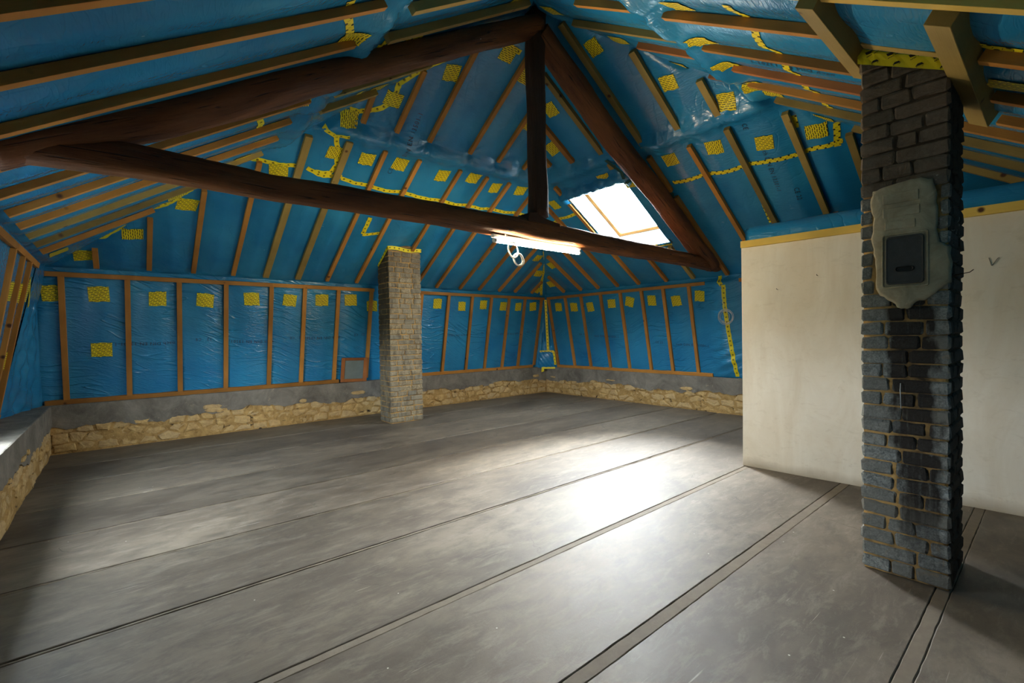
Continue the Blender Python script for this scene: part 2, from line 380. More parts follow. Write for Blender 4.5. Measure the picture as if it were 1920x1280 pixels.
def mat_patchplaster():
    t = NT('grey_beige_plaster_patch'); p = t.pos
    a = t.noise(p, 9.0, 6, .7, .8)
    col = t.mix(t.ramp(a, [(.3, 0), (.7, 1)]), (0.27, 0.225, 0.145), (0.46, 0.395, 0.270))
    t.bsdf(col, .85, t.bump(a, .5, .01), .25); return t.m
M_PPL = mat_patchplaster()
def mat_metal_door():
    t = NT('dark_cast_metal'); p = t.pos; a = t.noise(p, 30.0, 5, .7)
    t.bsdf(t.mix(a, (0.035, 0.036, 0.036), (0.085, 0.085, 0.082)), .6, t.bump(a, .4, .003), .4, Metallic=.3); return t.m
M_DOOR = mat_metal_door()
def mat_glass(name, tr, tint=(1, 1, 1)):
    t = NT(name); a = t.n('ShaderNodeBsdfTransparent'); a.inputs[0].default_value = (*tint, 1)
    b = t.n('ShaderNodeBsdfGlossy'); b.inputs['Roughness'].default_value = .03
    m = t.n('ShaderNodeMixShader'); m.inputs[0].default_value = tr; t.l(a.outputs[0], m.inputs[1]); t.l(b.outputs[0], m.inputs[2]); t.l(m.outputs[0], t.out.inputs[0])
    return t.m
M_GLASS = mat_glass('window_glass', .06, (.96, .98, .98))
def mat_dusty():
    t = NT('dusty_sash_glass'); a = t.n('ShaderNodeBsdfTransparent'); b = t.n('ShaderNodeBsdfPrincipled')
    b.inputs['Base Color'].default_value = (0.20, 0.24, 0.23, 1); b.inputs['Roughness'].default_value = .4
    m = t.n('ShaderNodeMixShader'); t.l(t.math('ADD', .6, t.math('MULTIPLY', t.noise(t.pos, 9.0, 4), .4)), m.inputs[0]); t.l(a.outputs[0], m.inputs[1]); t.l(b.outputs[0], m.inputs[2]); t.l(m.outputs[0], t.out.inputs[0])
    return t.m
M_DUSTY = mat_dusty()
M_REVEAL = mat_plain('white_reveal_board', (0.72, 0.80, 0.80), .6)
def mat_emit():
    t = NT('lit_fluorescent_tube'); e = t.n('ShaderNodeEmission'); e.inputs[0].default_value = (1.0, 0.83, 0.56, 1); e.inputs[1].default_value = TUBE_STRENGTH
    t.l(e.outputs[0], t.out.inputs[0]); return t.m
M_TUBE = mat_emit()

# ------------------------------------------------------------------ object helpers
def mesh_of(name, verts, faces, mat, uv=None, smooth=False):
    me = bpy.data.meshes.new(name)
    me.from_pydata([tuple(map(float, v)) for v in verts], [], [tuple(map(int, f)) for f in faces])
    if mat: me.materials.append(mat)
    if uv is not None:
        lay = me.uv_layers.new(name='UVMap')
        idx = np.empty(len(me.loops), dtype=np.int32); me.loops.foreach_get('vertex_index', idx)
        lay.data.foreach_set('uv', np.asarray(uv, float)[idx].ravel())
    if smooth: me.polygons.foreach_set('use_smooth', [True] * len(me.polygons))
    me.update()
    return me
def obj(name, me, parent=None, M=None, **kw):
    o = bpy.data.objects.new(name, me); COL.objects.link(o)
    if M is not None: o.matrix_basis = M
    if parent is not None:
        o.parent = parent
        o.matrix_parent_inverse = PINV.get(parent.name, Matrix.Identity(4))
    for k, v in kw.items(): o[k] = v
    return o
PINV = {}
def empty(name, loc, **kw):
    o = bpy.data.objects.new(name, None); COL.objects.link(o); o.location = loc; o.empty_display_size = .1
    PINV[o.name] = Matrix.Translation(-Vector(loc))
    for k, v in kw.items(): o[k] = v
    return o
def chamfer_box(seed=0, j=0.0, c=.06, asp=(1, 1, 1)):
    """unit box centred at origin, chamfered edges (c given in world terms relative to asp sizes)"""
    r = random.Random(seed); vs = []; fs = []
    bm = bmesh.new(); bmesh.ops.create_cube(bm, size=1.0)
    for v in bm.verts: v.co = Vector((v.co.x * asp[0], v.co.y * asp[1], v.co.z * asp[2]))
    bmesh.ops.bevel(bm, geom=list(bm.edges), offset=c, segments=1, affect='EDGES', profile=.5)
    if j:
        for v in bm.verts: v.co += Vector((r.uniform(-j, j), r.uniform(-j, j), r.uniform(-j, j)))
    for v in bm.verts: v.co = Vector((v.co.x / asp[0], v.co.y / asp[1], v.co.z / asp[2]))
    bmesh.ops.recalc_face_normals(bm, faces=bm.faces)
    return bm
def bm_mesh(bm, name, mat, smooth=False):
    me = bpy.data.meshes.new(name); bm.to_mesh(me); bm.free()
    if mat: me.materials.append(mat)
    if smooth: me.polygons.foreach_set('use_smooth', [True] * len(me.polygons))
    return me
def frame_matrix(c, x, y, z, sx, sy, sz):
    M = Matrix.Identity(4)
    for i in range(3):
        M[i][0] = x[i] * sx; M[i][1] = y[i] * sy; M[i][2] = z[i] * sz; M[i][3] = c[i]
    return M
def box_obj(name, lo, hi, mat, parent=None, c=.004, **kw):
    s = [hi[i] - lo[i] for i in range(3)]; ctr = [(hi[i] + lo[i]) / 2 for i in range(3)]
    me = bm_mesh(chamfer_box(0, 0, min(c, min(s) * .3), s), name, mat)
    return obj(name, me, parent, frame_matrix(ctr, (1, 0, 0), (0, 1, 0), (0, 0, 1), *s), **kw)

# ------------------------------------------------------------------ battens and film shape
_BM = {}
def batten_mesh(mat):
    if mat.name not in _BM:
        bm = chamfer_box(0, 0, .02, (1, 12, 1))
        _BM[mat.name] = bm_mesh(bm, 'batten_' + mat.name, mat)
    return _BM[mat.name]
def batten(fr, a, b, parent, w=.066, d=.05, mat=None, lift=0.0, name='batten', **kw):
    n = FR[fr][3]; A = plane_pt(fr, *a); B = plane_pt(fr, *b); y = B - A; L = np.linalg.norm(y); y = y / L
    x = np.cross(y, n); c = (A + B) / 2 + n * (d / 2 + lift)
    return obj(name, batten_mesh(mat or M_PINE), parent, frame_matrix(c, x, y, n, w, L, d), **kw)

def hipmax(fr, u):   # v of the hip above u
    if fr in ('RA', 'RD'): return min((u + .65) / C_, (8 - u) / C_)
    return min((u + .45) / C_, (8.2 - u) / C_)
BT = {k: [] for k in FR}    # (u, v0, v1, mat, w, d)
LOW = (0.0, 2.82); UPV = 3.13
for u in (-.22, .32, .83, 1.34, 1.79, 2.27, 2.74, 3.26, 3.93, 4.44, 4.9, 5.47, 5.98, 6.53, 7.0, 7.52):
    top = min(LOW[1], hipmax('RA', u) - .12)
    if u < 0: top = .36
    BT['RA'].append((u, LOW[0] + (.02 if u > 0 else .0), top, M_TREAT if u in (1.79, 2.27) else M_PINE, .085 if u in (1.79, 2.27) else .058, .05))
for u, tp in ((2.33, 3.52), (2.78, 4.0), (3.25, 4.63), (3.92, 4.75), (4.44, 4.15), (4.95, 3.6)):
    BT['RA'].append((u, UPV, tp, M_PINE, .058, .05))
for u, v0, v1, m in ((7.53, .02, .62, M_PINE), (7.0, .02, 1.25, M_PINE), (6.5, .02, 1.9, M_PINE), (5.98, .02, 2.5, M_PINE), (5.47, .02, 2.8, M_PINE), (4.86, .02, .93, M_PINE),
                    (4.32, .02, .93, M_TREAT), (3.69, .02, 1.95, M_PINE), (3.70, 2.08, 2.76, M_PINE), (3.12, .0, 2.72, M_PINE), (2.61, .4, 2.78, M_TREAT), (1.98, 1.06, 2.72, M_TREAT), (1.90, .2, 1.02, M_PINE), (1.5, .3, 2.2, M_TREAT), (.9, .2, 1.45, M_TREAT), (.3, .2, .8, M_TREAT)):
    BT['RB'].append((u, v0, v1, m, .07 if m is M_TREAT else .06, .06))
for u, v0, v1, m in ((5.25, 3.2, 3.42, M_PINE), (4.83, 3.12, 3.88, M_PINE), (4.30, 2.78, 4.45, M_TREAT), (3.67, 2.95, 4.82, M_TREAT), (3.13, 3.02, 4.15, M_TREAT), (2.62, 3.0, 3.5, M_TREAT)):
    BT['RB'].append((u, v0, v1, m, .075, .06))
for i, u in enumerate((2.42, 2.96, 3.50, 4.03, 4.60, 5.12, 5.64, 6.13, 6.62, 7.12)):
    BT['RC'].append((u, .0 if u > 4.3 else .05, min(2.42 if i < 5 else 2.38, hipmax('RC', u) - .12), M_TREAT if u in (6.62, 6.13) else M_PINE, .052, .052))
for u in (1.9, 1.35, .8): BT['RC'].append((u, .05, min(2.42, hipmax('RC', u) - .1), M_PINE, .052, .052))
for u, v0, v1 in ((2.55, 2.75, 3.42), (3.10, 2.75, 4.05), (3.55, 2.77, 4.62), (4.62, 2.70, 3.98), (5.06, 2.70, 3.45)):
    BT['RC'].append((u, v0, v1, M_TREAT, .065, .065))
for u, v0, v1, m in ((3.34, 1.6, 2.9, M_PINE), (4.0, 1.62, 2.92, M_PINE), (4.50, 1.2, 2.88, M_REDW), (4.98, .1, 2.95, M_PINE), (5.45, .1, 2.86, M_TREAT), (5.98, .1, 2.2, M_TREAT), (6.68, .1, 1.4, M_TREAT), (7.25, .1, .75, M_TREAT),
                    (2.80, .45, 1.70, M_YPINE), (3.43, .1, .83, M_PINE), (4.08, .1, .83, M_PINE), (4.59, .1, .84, M_PINE),
                    (2.78, 1.9, 2.9, M_PINE), (2.2, .1, 2.7, M_PINE), (1.6, .1, 2.3, M_PINE), (.9, .1, 1.6, M_PINE), (.2, .1, .8, M_PINE),
                    (3.25, 3.14, 3.9, M_PINE), (3.86, 3.14, 4.58, M_TREAT), (4.30, 3.2, 3.96, M_REDW), (4.95, 3.17, 3.42, M_REDW)):
    BT['RD'].append((u, v0, v1, m, .056, .060))
KTOP, KBOT = 1.70, .055
for u in (-.57, .08, .67, 1.26, 1.88, 2.39, 2.96, 3.57, 4.62, 5.26, 5.87, 6.39, 6.91, 7.41, 7.95): BT['KA'].append((u, KBOT, KTOP, M_PINE, .062, .045))
for u in (8.11, 7.56, 7.06, 6.49, 5.98, 5.45, 4.96, 4.43, 3.42, 2.9, 2.4): BT['KB'].append((u, KBOT, KTOP, M_PINE, .060, .045))
for u in (3.45, 3.3, 2.7, 2.1, 1.5, .9): BT['KC'].append((u, KBOT, KTOP, M_PINE, .07, .05))

rs = np.random.RandomState(5)
PULL = {}
for k in FR:
    L = []
    for (u, v0, v1, *_r) in BT[k]:
        if k[0] == 'R':
            if v0 > 2.6: L.append((u, v0 - .03, 2.3))
            elif v0 < .1 and k == 'RA': L.append((u, v0 - .02, .7))
            if 2.5 < v1 < 3.0: L.append((u, v1 + .03, .8))
        else:
            L.append((u + .0, v1 + .02, 1.0))
    PULL[k] = [(u, v, a, rs.rand() * 6.28, rs.randint(9, 15)) for u, v, a in L]
V_PUR = dict(RA=2.97, RB=2.97, RC=2.57, RD=3.03)
def bounds(fr, U, V):
    if fr[0] == 'R':
        lo, hi = (-.65, 8.0) if fr in ('RA', 'RD') else (-.45, 8.2)
        return lo + V * C_, hi - V * C_, -.083, 9.9
    lo, hi = (-1.07, 8.38) if fr in ('KA', 'KD') else (-.87, 8.62)
    return lo + V * K0, hi - V * K0, -.05, 1.811
def disp(fr, U, V):
    U = np.asarray(U, float); V = np.asarray(V, float)
    uL, uR, vmin, vmax = bounds(fr, U, V)
    e = np.minimum(np.minimum(U - uL, uR - U), np.minimum(V - vmin, vmax - V))
    near = np.full(U.shape, 9.0)
    for (u, v0, v1, *_r) in BT[fr]:
        dv = np.maximum(np.maximum(v0 - V, V - v1), 0)
        near = np.minimum(near, np.sqrt((U - u) ** 2 + dv ** 2))
    sm = np.clip((near - .03) / .24, 0, 1); sm = sm * sm * (3 - 2 * sm)
    h = (.030 if fr[0] == 'R' else .022) * sm
    h = h + .006 * np.sin(2.1 * U + 1.3 * V + 1) * np.sin(1.7 * V - .8 * U)
    if fr[0] == 'R':
        g = np.exp(-((V - V_PUR[fr] - .02 * np.sin(1.7 * U)) / .12) ** 2)
        h = h + (.055 if fr == 'RC' else .085) * g * (1 + .15 * np.sin(6 * U)) + .012 * g * np.sin(U * 21 + 5 * V) * np.sin(U * 5.3)
    for (pu, pv, a, ph, k) in PULL[fr]:
        du = U - pu; dv = V - pv; r = np.sqrt(du * du + dv * dv)
        m = r < .6
        if not m.any(): continue
        th = np.arctan2(dv[m], du[m]); rr = r[m]
        h[m] = h[m] + a * (.0095 * np.exp(-rr / .14) * np.cos(k * th + ph + 3 * rr) * np.minimum(rr / .05, 1) - .014 * np.exp(-(rr / .06) ** 2))
    if fr == 'KB':
        h = h + .10 * np.exp(-((U - 3.85) / .22) ** 2) * np.clip((V + .1) / .4, 0, 1) + .012 * np.sin(V * 34 + U * 16) * np.exp(-((U - 3.85) / .26) ** 2) * np.exp(-((V - .35) / .4) ** 2)
    if fr == 'RA':   # film folded down on to the far chimney
        h = h - .05 * np.exp(-(((U - 3.78) / .30) ** 2 + ((V - 1.05) / .30) ** 2))
    f = np.clip(e / .09, 0, 1)
    return h * f * f * (3 - 2 * f)
def film_pts(fr, U, V, lift=0.0):
    O, a, b, n = FR[fr]; h = disp(fr, U, V) + lift
    return O + np.outer(U, a) + np.outer(V, b) + np.outer(h, n)

def film(fr, name, v_lo, v_hi, step, hole=None, parent=None, **kw):
    lo, hi, _, _ = bounds(fr, np.array([0.0]), np.array([v_lo])); lo = float(lo[0]); hi = float(hi[0])
    us = list(np.arange(lo, hi + step, step)); vs = list(np.arange(v_lo, v_hi, step)) + [v_hi]
    if hole:
        us = sorted([u for u in us if min(abs(u - hole[0]), abs(u - hole[1])) > .012] + list(hole[:2]))
        vs = sorted([v for v in vs if min(abs(v - hole[2]), abs(v - hole[3])) > .012] + list(hole[2:]))
    bm = bmesh.new(); G = [[bm.verts.new((u, v, 0)) for u in us] for v in vs]
    for j in range(len(vs) - 1):
        for i in range(len(us) - 1):
            if hole:
                cu = (us[i] + us[i + 1]) / 2; cv = (vs[j] + vs[j + 1]) / 2
                if hole[0] < cu < hole[1] and hole[2] < cv < hole[3]: continue
            bm.faces.new((G[j][i], G[j][i + 1], G[j + 1][i + 1], G[j + 1][i]))
    k = C_ if fr[0] == 'R' else K0
    l0, h0, _, _ = bounds(fr, np.array([0.0]), np.array([0.0]))
    for co, nn in (((float(l0[0]), 0, 0), (-1, k, 0)), ((float(h0[0]), 0, 0), (1, k, 0))):
        bmesh.ops.bisect_plane(bm, geom=list(bm.verts) + list(bm.edges) + list(bm.faces), plane_co=co, plane_no=nn, clear_outer=True, dist=1e-5)
    loose = [v for v in bm.verts if not v.link_faces]
    bmesh.ops.delete(bm, geom=loose, context='VERTS')
    bm.verts.ensure_lookup_table(); bm.verts.index_update()
    uv = np.array([(v.co.x, v.co.y) for v in bm.verts])
    faces = [[v.index for v in f.verts] for f in bm.faces]; bm.free()
    P = film_pts(fr, uv[:, 0], uv[:, 1])
    me = mesh_of(name, P, faces, M_FILM_R if fr[0] == 'R' else M_FILM_K, uv, True)
    return obj(name, me, parent, **kw)

# ------------------------------------------------------------------ setting: ceiling
ceiling = empty('ceiling', (3.67, 3.87, 5.18), kind='structure', category='ceiling', label='four sloping ceiling planes lined with shiny blue vapour film and wooden battens')
film('RA', 'film_sheet', -.20, 5.1, .024, None, ceiling)
film('RB', 'film_sheet', -.20, 5.1, .026, SKY, ceiling)
film('RC', 'film_sheet', -.20, 5.1, .045, None, ceiling)
film('RD', 'film_sheet', -.20, 5.1, .038, None, ceiling)
for k in ('RA', 'RB', 'RC', 'RD'):
    for (u, v0, v1, m, w, d) in BT[k]:
        batten(k, (u + rnd.uniform(-.008, .008), v0), (u + rnd.uniform(-.008, .008), v1), ceiling, w, d, m)
batten('RD', (3.485, .965), (3.485, 1.44), ceiling, .07, .085, M_TREAT, -.050)
# trimmers round the near chimney (run level, square timbers)
batten('RD', (2.78, 1.50), (3.86, 1.50), ceiling, .10, .11, M_TREAT, name='trimmer_beam')
batten('RD', (2.86, .90), (4.48, .90), ceiling, .11, .11, M_TREAT, name='trimmer_beam')

# setting: knee walls with film, rails and studs
walls = {}
for side, fr, lab in (('back', 'KA', 'low back wall of rubble stone and blue film between wooden studs, left of the far corner'),
                      ('right', 'KB', 'low wall of rubble stone and blue film with studs, right of the far corner'),
                      ('left', 'KC', 'left side wall of rubble stone with a deep ledge under blue film and studs'),
                      ('front', 'KD', 'low film-lined wall behind the viewer')):
    loc = {'KA': (3.7, 8.52, 0), 'KB': (8.33, 4, 0), 'KC': (-.72, 4, 0), 'KD': (3.7, -.8, 0)}[fr]
    w = empty('wall_' + side, loc, kind='structure', category='wall', label=lab); walls[fr] = w
    film(fr, 'film_sheet', -.03, 1.835, .03 if fr in ('KA', 'KB') else .05, WIN if fr == 'KC' else None, w)
    for (u, v0, v1, m, ww, d) in BT[fr]:
        if fr == 'KC' and WIN[0] - .05 < u < WIN[1] + .05: continue
        batten(fr, (u, v0), (u + rnd.uniform(-.012, .012), v1), w, ww, d, m, name='stud')
for ub_, ut_ in ((7.24, 6.86), (6.86, 6.42), (6.42, 5.92)): batten('KC', (ub_, KBOT), (ut_, KTOP), walls['KC'], .05, .05, M_PINE, .01, 'stud')
def rail(fr, u0, u1, v, w=.06, d=.05, lift=.002): batten(fr, (u0, v), (u1, v), walls[fr], w, d, M_PINE, lift, 'rail')
rail('KA', -.76, 1.9, KTOP + .03); rail('KA', 1.9, 3.62, KTOP + .03); rail('KA', 4.12, 8.02, KTOP + .03)
rail('KA', -.78, 3.05, .03); rail('KA', 4.12, 7.90, .03)
rail('KB', 4.12, 8.14, KTOP + .03); rail('KB', 4.15, 8.14, .03); rail('KB', 2.2, 3.52, KTOP + .03); rail('KB', 2.2, 3.4, .03)
rail('KC', 6.05, 7.42, KTOP + .03); rail('KC', .6, 6.05, KTOP + .03); rail('KC', 6.05, 7.40, .03); rail('KC', .6, 4.45, .03)

# boarding behind the film: keeps daylight out
M_DECK = mat_plain('rough_roof_boarding', (0.16, 0.10, 0.05), .9, .1)
def deck(fr, parent, hole=None):
    l0, h0, _, _ = bounds(fr, np.array([0.0]), np.array([0.0])); l0, h0 = float(l0[0]), float(h0[0])
    k = C_ if fr[0] == 'R' else K0; top = 5.3 if fr[0] == 'R' else 1.80; bot = -.30 if fr[0] == 'R' else -.25
    us = [l0 - .5] + (list(hole[:2]) if hole else []) + [h0 + .5]; vs = [bot] + (list(hole[2:]) if hole else []) + [top]
    bm = bmesh.new(); G = [[bm.verts.new((u, v, 0)) for u in us] for v in vs]
    for j in range(len(vs) - 1):
        for i in range(len(us) - 1):
            if hole and i == 1 and j == 1: continue
            bm.faces.new((G[j][i], G[j][i + 1], G[j + 1][i + 1], G[j + 1][i]))
    for x, nn in ((l0 - .14, (-1, k, 0)), (h0 + .14, (1, k, 0))):
        bmesh.ops.bisect_plane(bm, geom=list(bm.verts) + list(bm.edges) + list(bm.faces), plane_co=(x, 0, 0), plane_no=nn, clear_outer=True)
    bm.verts.index_update(); V = [plane_pt(fr, v.co.x, v.co.y, -.07) for v in bm.verts]; F = [[v.index for v in f.verts] for f in bm.faces]; bm.free()
    obj('boarding', mesh_of('boarding', V, F, M_DECK), parent)
for k_ in ('RA', 'RB', 'RC', 'RD'): deck(k_, ceiling, SKY if k_ == 'RB' else None)
for k_ in ('KA', 'KB', 'KC', 'KD'): deck(k_, walls[k_], WIN if k_ == 'KC' else None)
for nm_, (cx_, cy_) in (('KA', (-1.02, 8.86)), ('KB', (8.66, 8.86)), ('KC', (-1.02, -1.15)), ('KD', (8.66, -1.15))):
    box_obj('corner_block', (cx_ - .30, cy_ - .32, 0), (cx_ + .30, cy_ + .32, .655), M_DECK, walls[nm_])

# corner folds of loose film
FOLD_MAT = M_FILM_R
def corner_fold(A, B, n_out, wall, H=1.80, seed=1, deep=.10, label=None):
    """loose film hung across a corner, from knee-plane point A(frame,u) to B(frame,u)"""
    r = np.random.RandomState(seed); nu, nv = 40, 70; V = []; F = []; UVs = []
    ph = r.rand(6) * 6.28
    for j in range(nv + 1):
        v = -.05 + (H + .05) * j / nv
        a = plane_pt(A[0], A[1], v, .03); b = plane_pt(B[0], B[1], v, .03)
        for i in range(nu + 1):
            s = i / nu; p = a + (b - a) * s; n = np.array(n_out, float); env = math.sin(math.pi * s) ** .7
            h = -deep * env * (1 - .5 * math.exp(-((v - .3) / .3) ** 2))
            h += env * (.020 * math.sin(14 * s + 4.5 * v + ph[0]) + .012 * math.sin(24 * v - 16 * s + ph[4]) * math.sin(5 * v + 3 * s + ph[5]) + .013 * math.sin(30 * s - 4 * v + ph[1]) + .009 * math.sin(17 * v + 9 * s + ph[2]) + .006 * math.sin(43 * v + 12 * s + ph[3]))
            V.append(p + n * (h + env * .016 * math.sin(22 * s + 9 * v + ph[3]) * math.sin(6 * v + ph[0]) * math.sin(3.1 * s + 2 * v))); UVs.append((s * .6 + A[1], v))
    for j in range(nv):
        for i in range(nu):
            q = j * (nu + 1) + i; F.append((q, q + 1, q + nu + 2, q + nu + 1))
    return obj('corner_film', mesh_of('corner_film', V, F, FOLD_MAT, UVs, True), wall)
corner_fold(('KA', 8.0), ('KB', 8.16), (-.707, -.707, 0), walls['KA'], seed=3, deep=.05)
corner_fold(('KC', 7.42), ('KA', -.80), (.707, -.707, 0), walls['KC'], seed=8, deep=.02)

# ------------------------------------------------------------------ yellow tape patches and strips
PATCH = {"KA":[[-0.65,1.48,3.0],[-0.21,1.49,3.0],[0.41,1.45,3.0],[0.99,1.45,-6.0],[1.61,1.49,2.0],[2.17,1.49,-5.0],[2.69,1.51,2.0],[3.2,1.53,3.0],[3.61,1.43,3.0],[-0.2,0.73,0.0],[5.01,1.52,0.0],[5.62,1.48,0.0],[6.18,1.53,2.0],[6.75,1.51,0.0],[7.21,1.51,3.0],[7.68,1.53,8.0]],"KB":[[7.81,1.5,3.0],[7.32,1.47,3.0],[6.83,1.45,-4.0],[6.24,1.49,0.0],[5.78,1.5,16.0],[5.25,1.49,3.0],[4.72,1.45,-3.0],[4.25,1.51,6.0]],"KC":[[6.33,1.34,4.0],[6.81,1.36,4.0],[7.23,1.4,5.0],[7.1,0.66,-2.0],[8.0,0.64,-2.0]],"RA":[[-0.34,0.21,10.0],[0.14,0.71,9.0],[0.67,1.34,13.0],[1.57,2.16,15.0],[2.56,2.62,15.0],[3.02,2.67,27.0],[3.7,2.65,21.0],[4.21,2.75,27.0],[4.69,2.66,21.0],[5.19,2.73,41.0],[6.8,1.2,9.0],[7.21,0.72,7.0],[7.62,0.12,4.0],[2.14,2.6,23.0],[2.16,3.14,34.0],[2.57,3.54,-39.0],[3.1,4.09,43.0],[3.65,4.57,43.0],[4.05,4.41,-35.0],[4.51,3.84,-34.0]],"RB":[[7.12,0.95,12.0],[7.68,0.34,9.0],[2.95,3.62,34.0],[2.47,3.13,39.0],[3.45,2.6,32.0],[2.85,2.57,39.0],[2.3,2.42,43.0],[1.78,2.36,43.0],[3.51,4.4,-20.0],[4.55,4.0,-16.0],[5.0,3.45,-14.0],[5.78,2.46,-12.0],[4.53,2.65,34.0],[4.18,2.45,-6.0],[3.99,4.58,5.0],[4.6,0.96,31.0]],"RC":[[6.11,2.08,-12],[5.69,2.21,-12],[5.18,2.25,9.0],[4.65,2.35,12],[4.99,3.46,-12],[5.82,3.04,7.0],[3.42,2.38,6.0],[6.76,1.4,12],[7.19,0.92,12],[7.46,0.13,12],[3.56,4.43,12]],"RD":[[3.57,4.63,-8.0],[4.21,4.2,12],[3.84,2.85,12],[3.18,2.68,12],[4.39,2.89,-12],[5.02,2.92,12],[5.23,2.78,12],[5.82,2.46,12],[4.79,3.74,12],[3.84,0.74,-6.0],[7.24,1.18,12]]}
TAPE = {"RA":[[[1.21,2.23],[1.42,2.24],[1.78,2.27]],[[1.88,2.27],[2.1,2.21],[2.34,2.24]],[[2.34,2.22],[2.81,2.17],[3.31,2.18],[3.97,2.17],[4.69,2.19],[5.31,2.23],[5.77,2.24]],[[1.9,2.96],[2.05,2.88],[2.21,2.93]],[[2.06,2.9],[2.14,2.71],[2.22,2.42],[2.17,2.27],[1.98,2.26]],[[2.13,3.24],[2.24,3.25],[2.36,3.29],[2.48,3.39],[2.56,3.53],[2.56,3.75],[2.75,3.99],[2.93,4.2],[3.02,4.3]],[[2.96,1.24],[2.96,1.43],[2.96,1.61]],[[2.96,1.23],[3.24,1.28]],[[7.99,-0.16],[7.76,0.11],[7.45,0.56],[7.12,1.1],[6.82,1.41]],[[-0.34,0.47],[-0.14,0.6],[0.01,0.79],[0.13,0.98],[0.29,1.16],[0.46,1.3],[0.54,1.4],[0.61,1.5],[0.7,1.6]],[[3.45,4.61],[3.59,4.64],[3.81,4.63]]],"RB":[[[6.18,2.06],[5.9,2.12],[5.56,2.13]],[[3.62,2.2],[3.24,2.18],[2.88,2.15],[2.61,2.14]],[[2.61,2.15],[2.35,2.14],[2.07,2.1],[1.84,2.13],[1.58,2.12]],[[2.63,2.14],[2.63,1.8],[2.64,1.44],[2.67,1.04]],[[1.58,2.38],[1.64,2.07]],[[1.93,2.64],[1.95,2.47]]],"RD":[[[3.05,2.18],[3.21,2.2],[3.32,2.16],[3.54,2.2],[3.76,2.24],[3.97,2.21],[4.26,2.24],[4.51,2.25],[4.82,2.25],[5.2,2.24],[5.59,2.31]],[[3.34,0.88],[3.38,0.8],[3.4,0.68]],[[3.34,2.17],[3.37,2.0],[3.38,1.81],[3.35,1.61]]],"RC":[[[2.88,2.12],[2.96,2.15],[3.09,2.19],[3.34,2.31],[3.51,2.33],[3.57,2.23]],[[3.8,2.72],[3.7,2.76],[3.67,2.94],[3.73,3.28]],[[4.85,3.17],[5.23,3.25]],[[4.75,1.96],[5.09,2.05]]],"KB":[[[3.88,1.99],[3.84,1.75],[3.79,1.68]],[[3.76,1.68],[3.77,1.32],[3.75,0.85],[3.72,0.37],[3.7,0.03]],[[4.09,-0.07],[3.66,-0.03]]],"KC":[[[7.25,1.56],[7.53,1.34],[7.69,1.17]],[[8.63,0.44],[8.64,0.16],[8.68,-0.08]]]}
OWNER = dict(RA=ceiling, RB=ceiling, RC=ceiling, RD=ceiling, KA=walls['KA'], KB=walls['KB'], KC=walls['KC'])
def tape_patch(fr, u, v, ang, s=.2, parent=None):
    """a square made of overlapping tape strips; follows the film"""
    a = math.radians(ang); n = 9; V = []; UVs = []; F = []
    w = s * rnd.uniform(.95, 1.1); hgt = s * rnd.uniform(.9, 1.02); sh = rnd.uniform(-.012, .012)
    tx = rnd.random() * 3; ty = rnd.random() * 3; flip = rnd.choice((0, 1)) if fr[0] == 'R' else 0
    for j in range(n + 1):
        for i in range(n + 1):
            x = (i / n - .5) * w; y = (j / n - .5) * hgt
            x += sh * (j / n) + (.006 if (i * 3 // (n + 1)) == 1 else 0) * 0
            if j == 0: y -= .006 * ((i * 4 // (n + 1)) % 2)
            if j == n: y += .006 * ((i * 3 // (n + 1)) % 2)
            V.append((u + x * math.cos(a) - y * math.sin(a), v + x * math.sin(a) + y * math.cos(a)))
            UVs.append((tx + x, ty + y) if not flip else (tx + y, ty + x))
    for j in range(n):
        for i in range(n):
            q = j * (n + 1) + i; F.append((q, q + 1, q + n + 2, q + n + 1))
    V = np.array(V); P = film_pts(fr, V[:, 0], V[:, 1], .007)
    me = mesh_of('tape_patch', P, F, M_PATCH, UVs, True)
    return obj('tape_patch', me, parent or OWNER[fr])
def tape_strip(fr, pts, w=.062, parent=None, lift=.005, mat=None):
    pts = [Vector(p) for p in pts]; V = []; UVs = []; F = []; dist = rnd.random(); m = 4
    sub = []
    for a, b in zip(pts[:-1], pts[1:]):
        k = max(1, int((b - a).length / .03))
        for i in range(k): sub.append(a.lerp(b, i / k))
    sub.append(pts[-1])
    jj = [rnd.uniform(-.004, .004) for _ in sub]
    for i, p in enumerate(sub):
        t = (sub[min(i + 1, len(sub) - 1)] - sub[max(i - 1, 0)]).normalized(); nn = Vector((-t.y, t.x))
        if i: dist += (p - sub[i - 1]).length
        for k in range(m + 1):
            o = (k / m - .5) * w + jj[i]; q = p + nn * o; V.append((q.x, q.y)); UVs.append((dist, (k / m - .5) * .062))
    for i in range(len(sub) - 1):
        for k in range(m):
            q = i * (m + 1) + k; F.append((q, q + 1, q + m + 2, q + m + 1))
    V = np.array(V); P = film_pts(fr, V[:, 0], V[:, 1], lift)
    return obj('tape_strip', mesh_of('tape_strip', P, F, mat or (M_TAPE if fr in ('RA', 'KB') or pts[0][0] > 4.5 else M_TAPE2), UVs, True), parent or OWNER[fr])
for k, L in PATCH.items():
    for (u, v, a) in L: tape_patch(k, u, v, a * (1 if k[0] == 'K' else .12) + (rnd.uniform(-7, 7) if k[0] == 'R' else 0))
for k, L in TAPE.items():
    for pts in L: tape_strip(k, pts)
tape_strip('KA', [(8.18, -.02), (8.30, -.12)], .05)
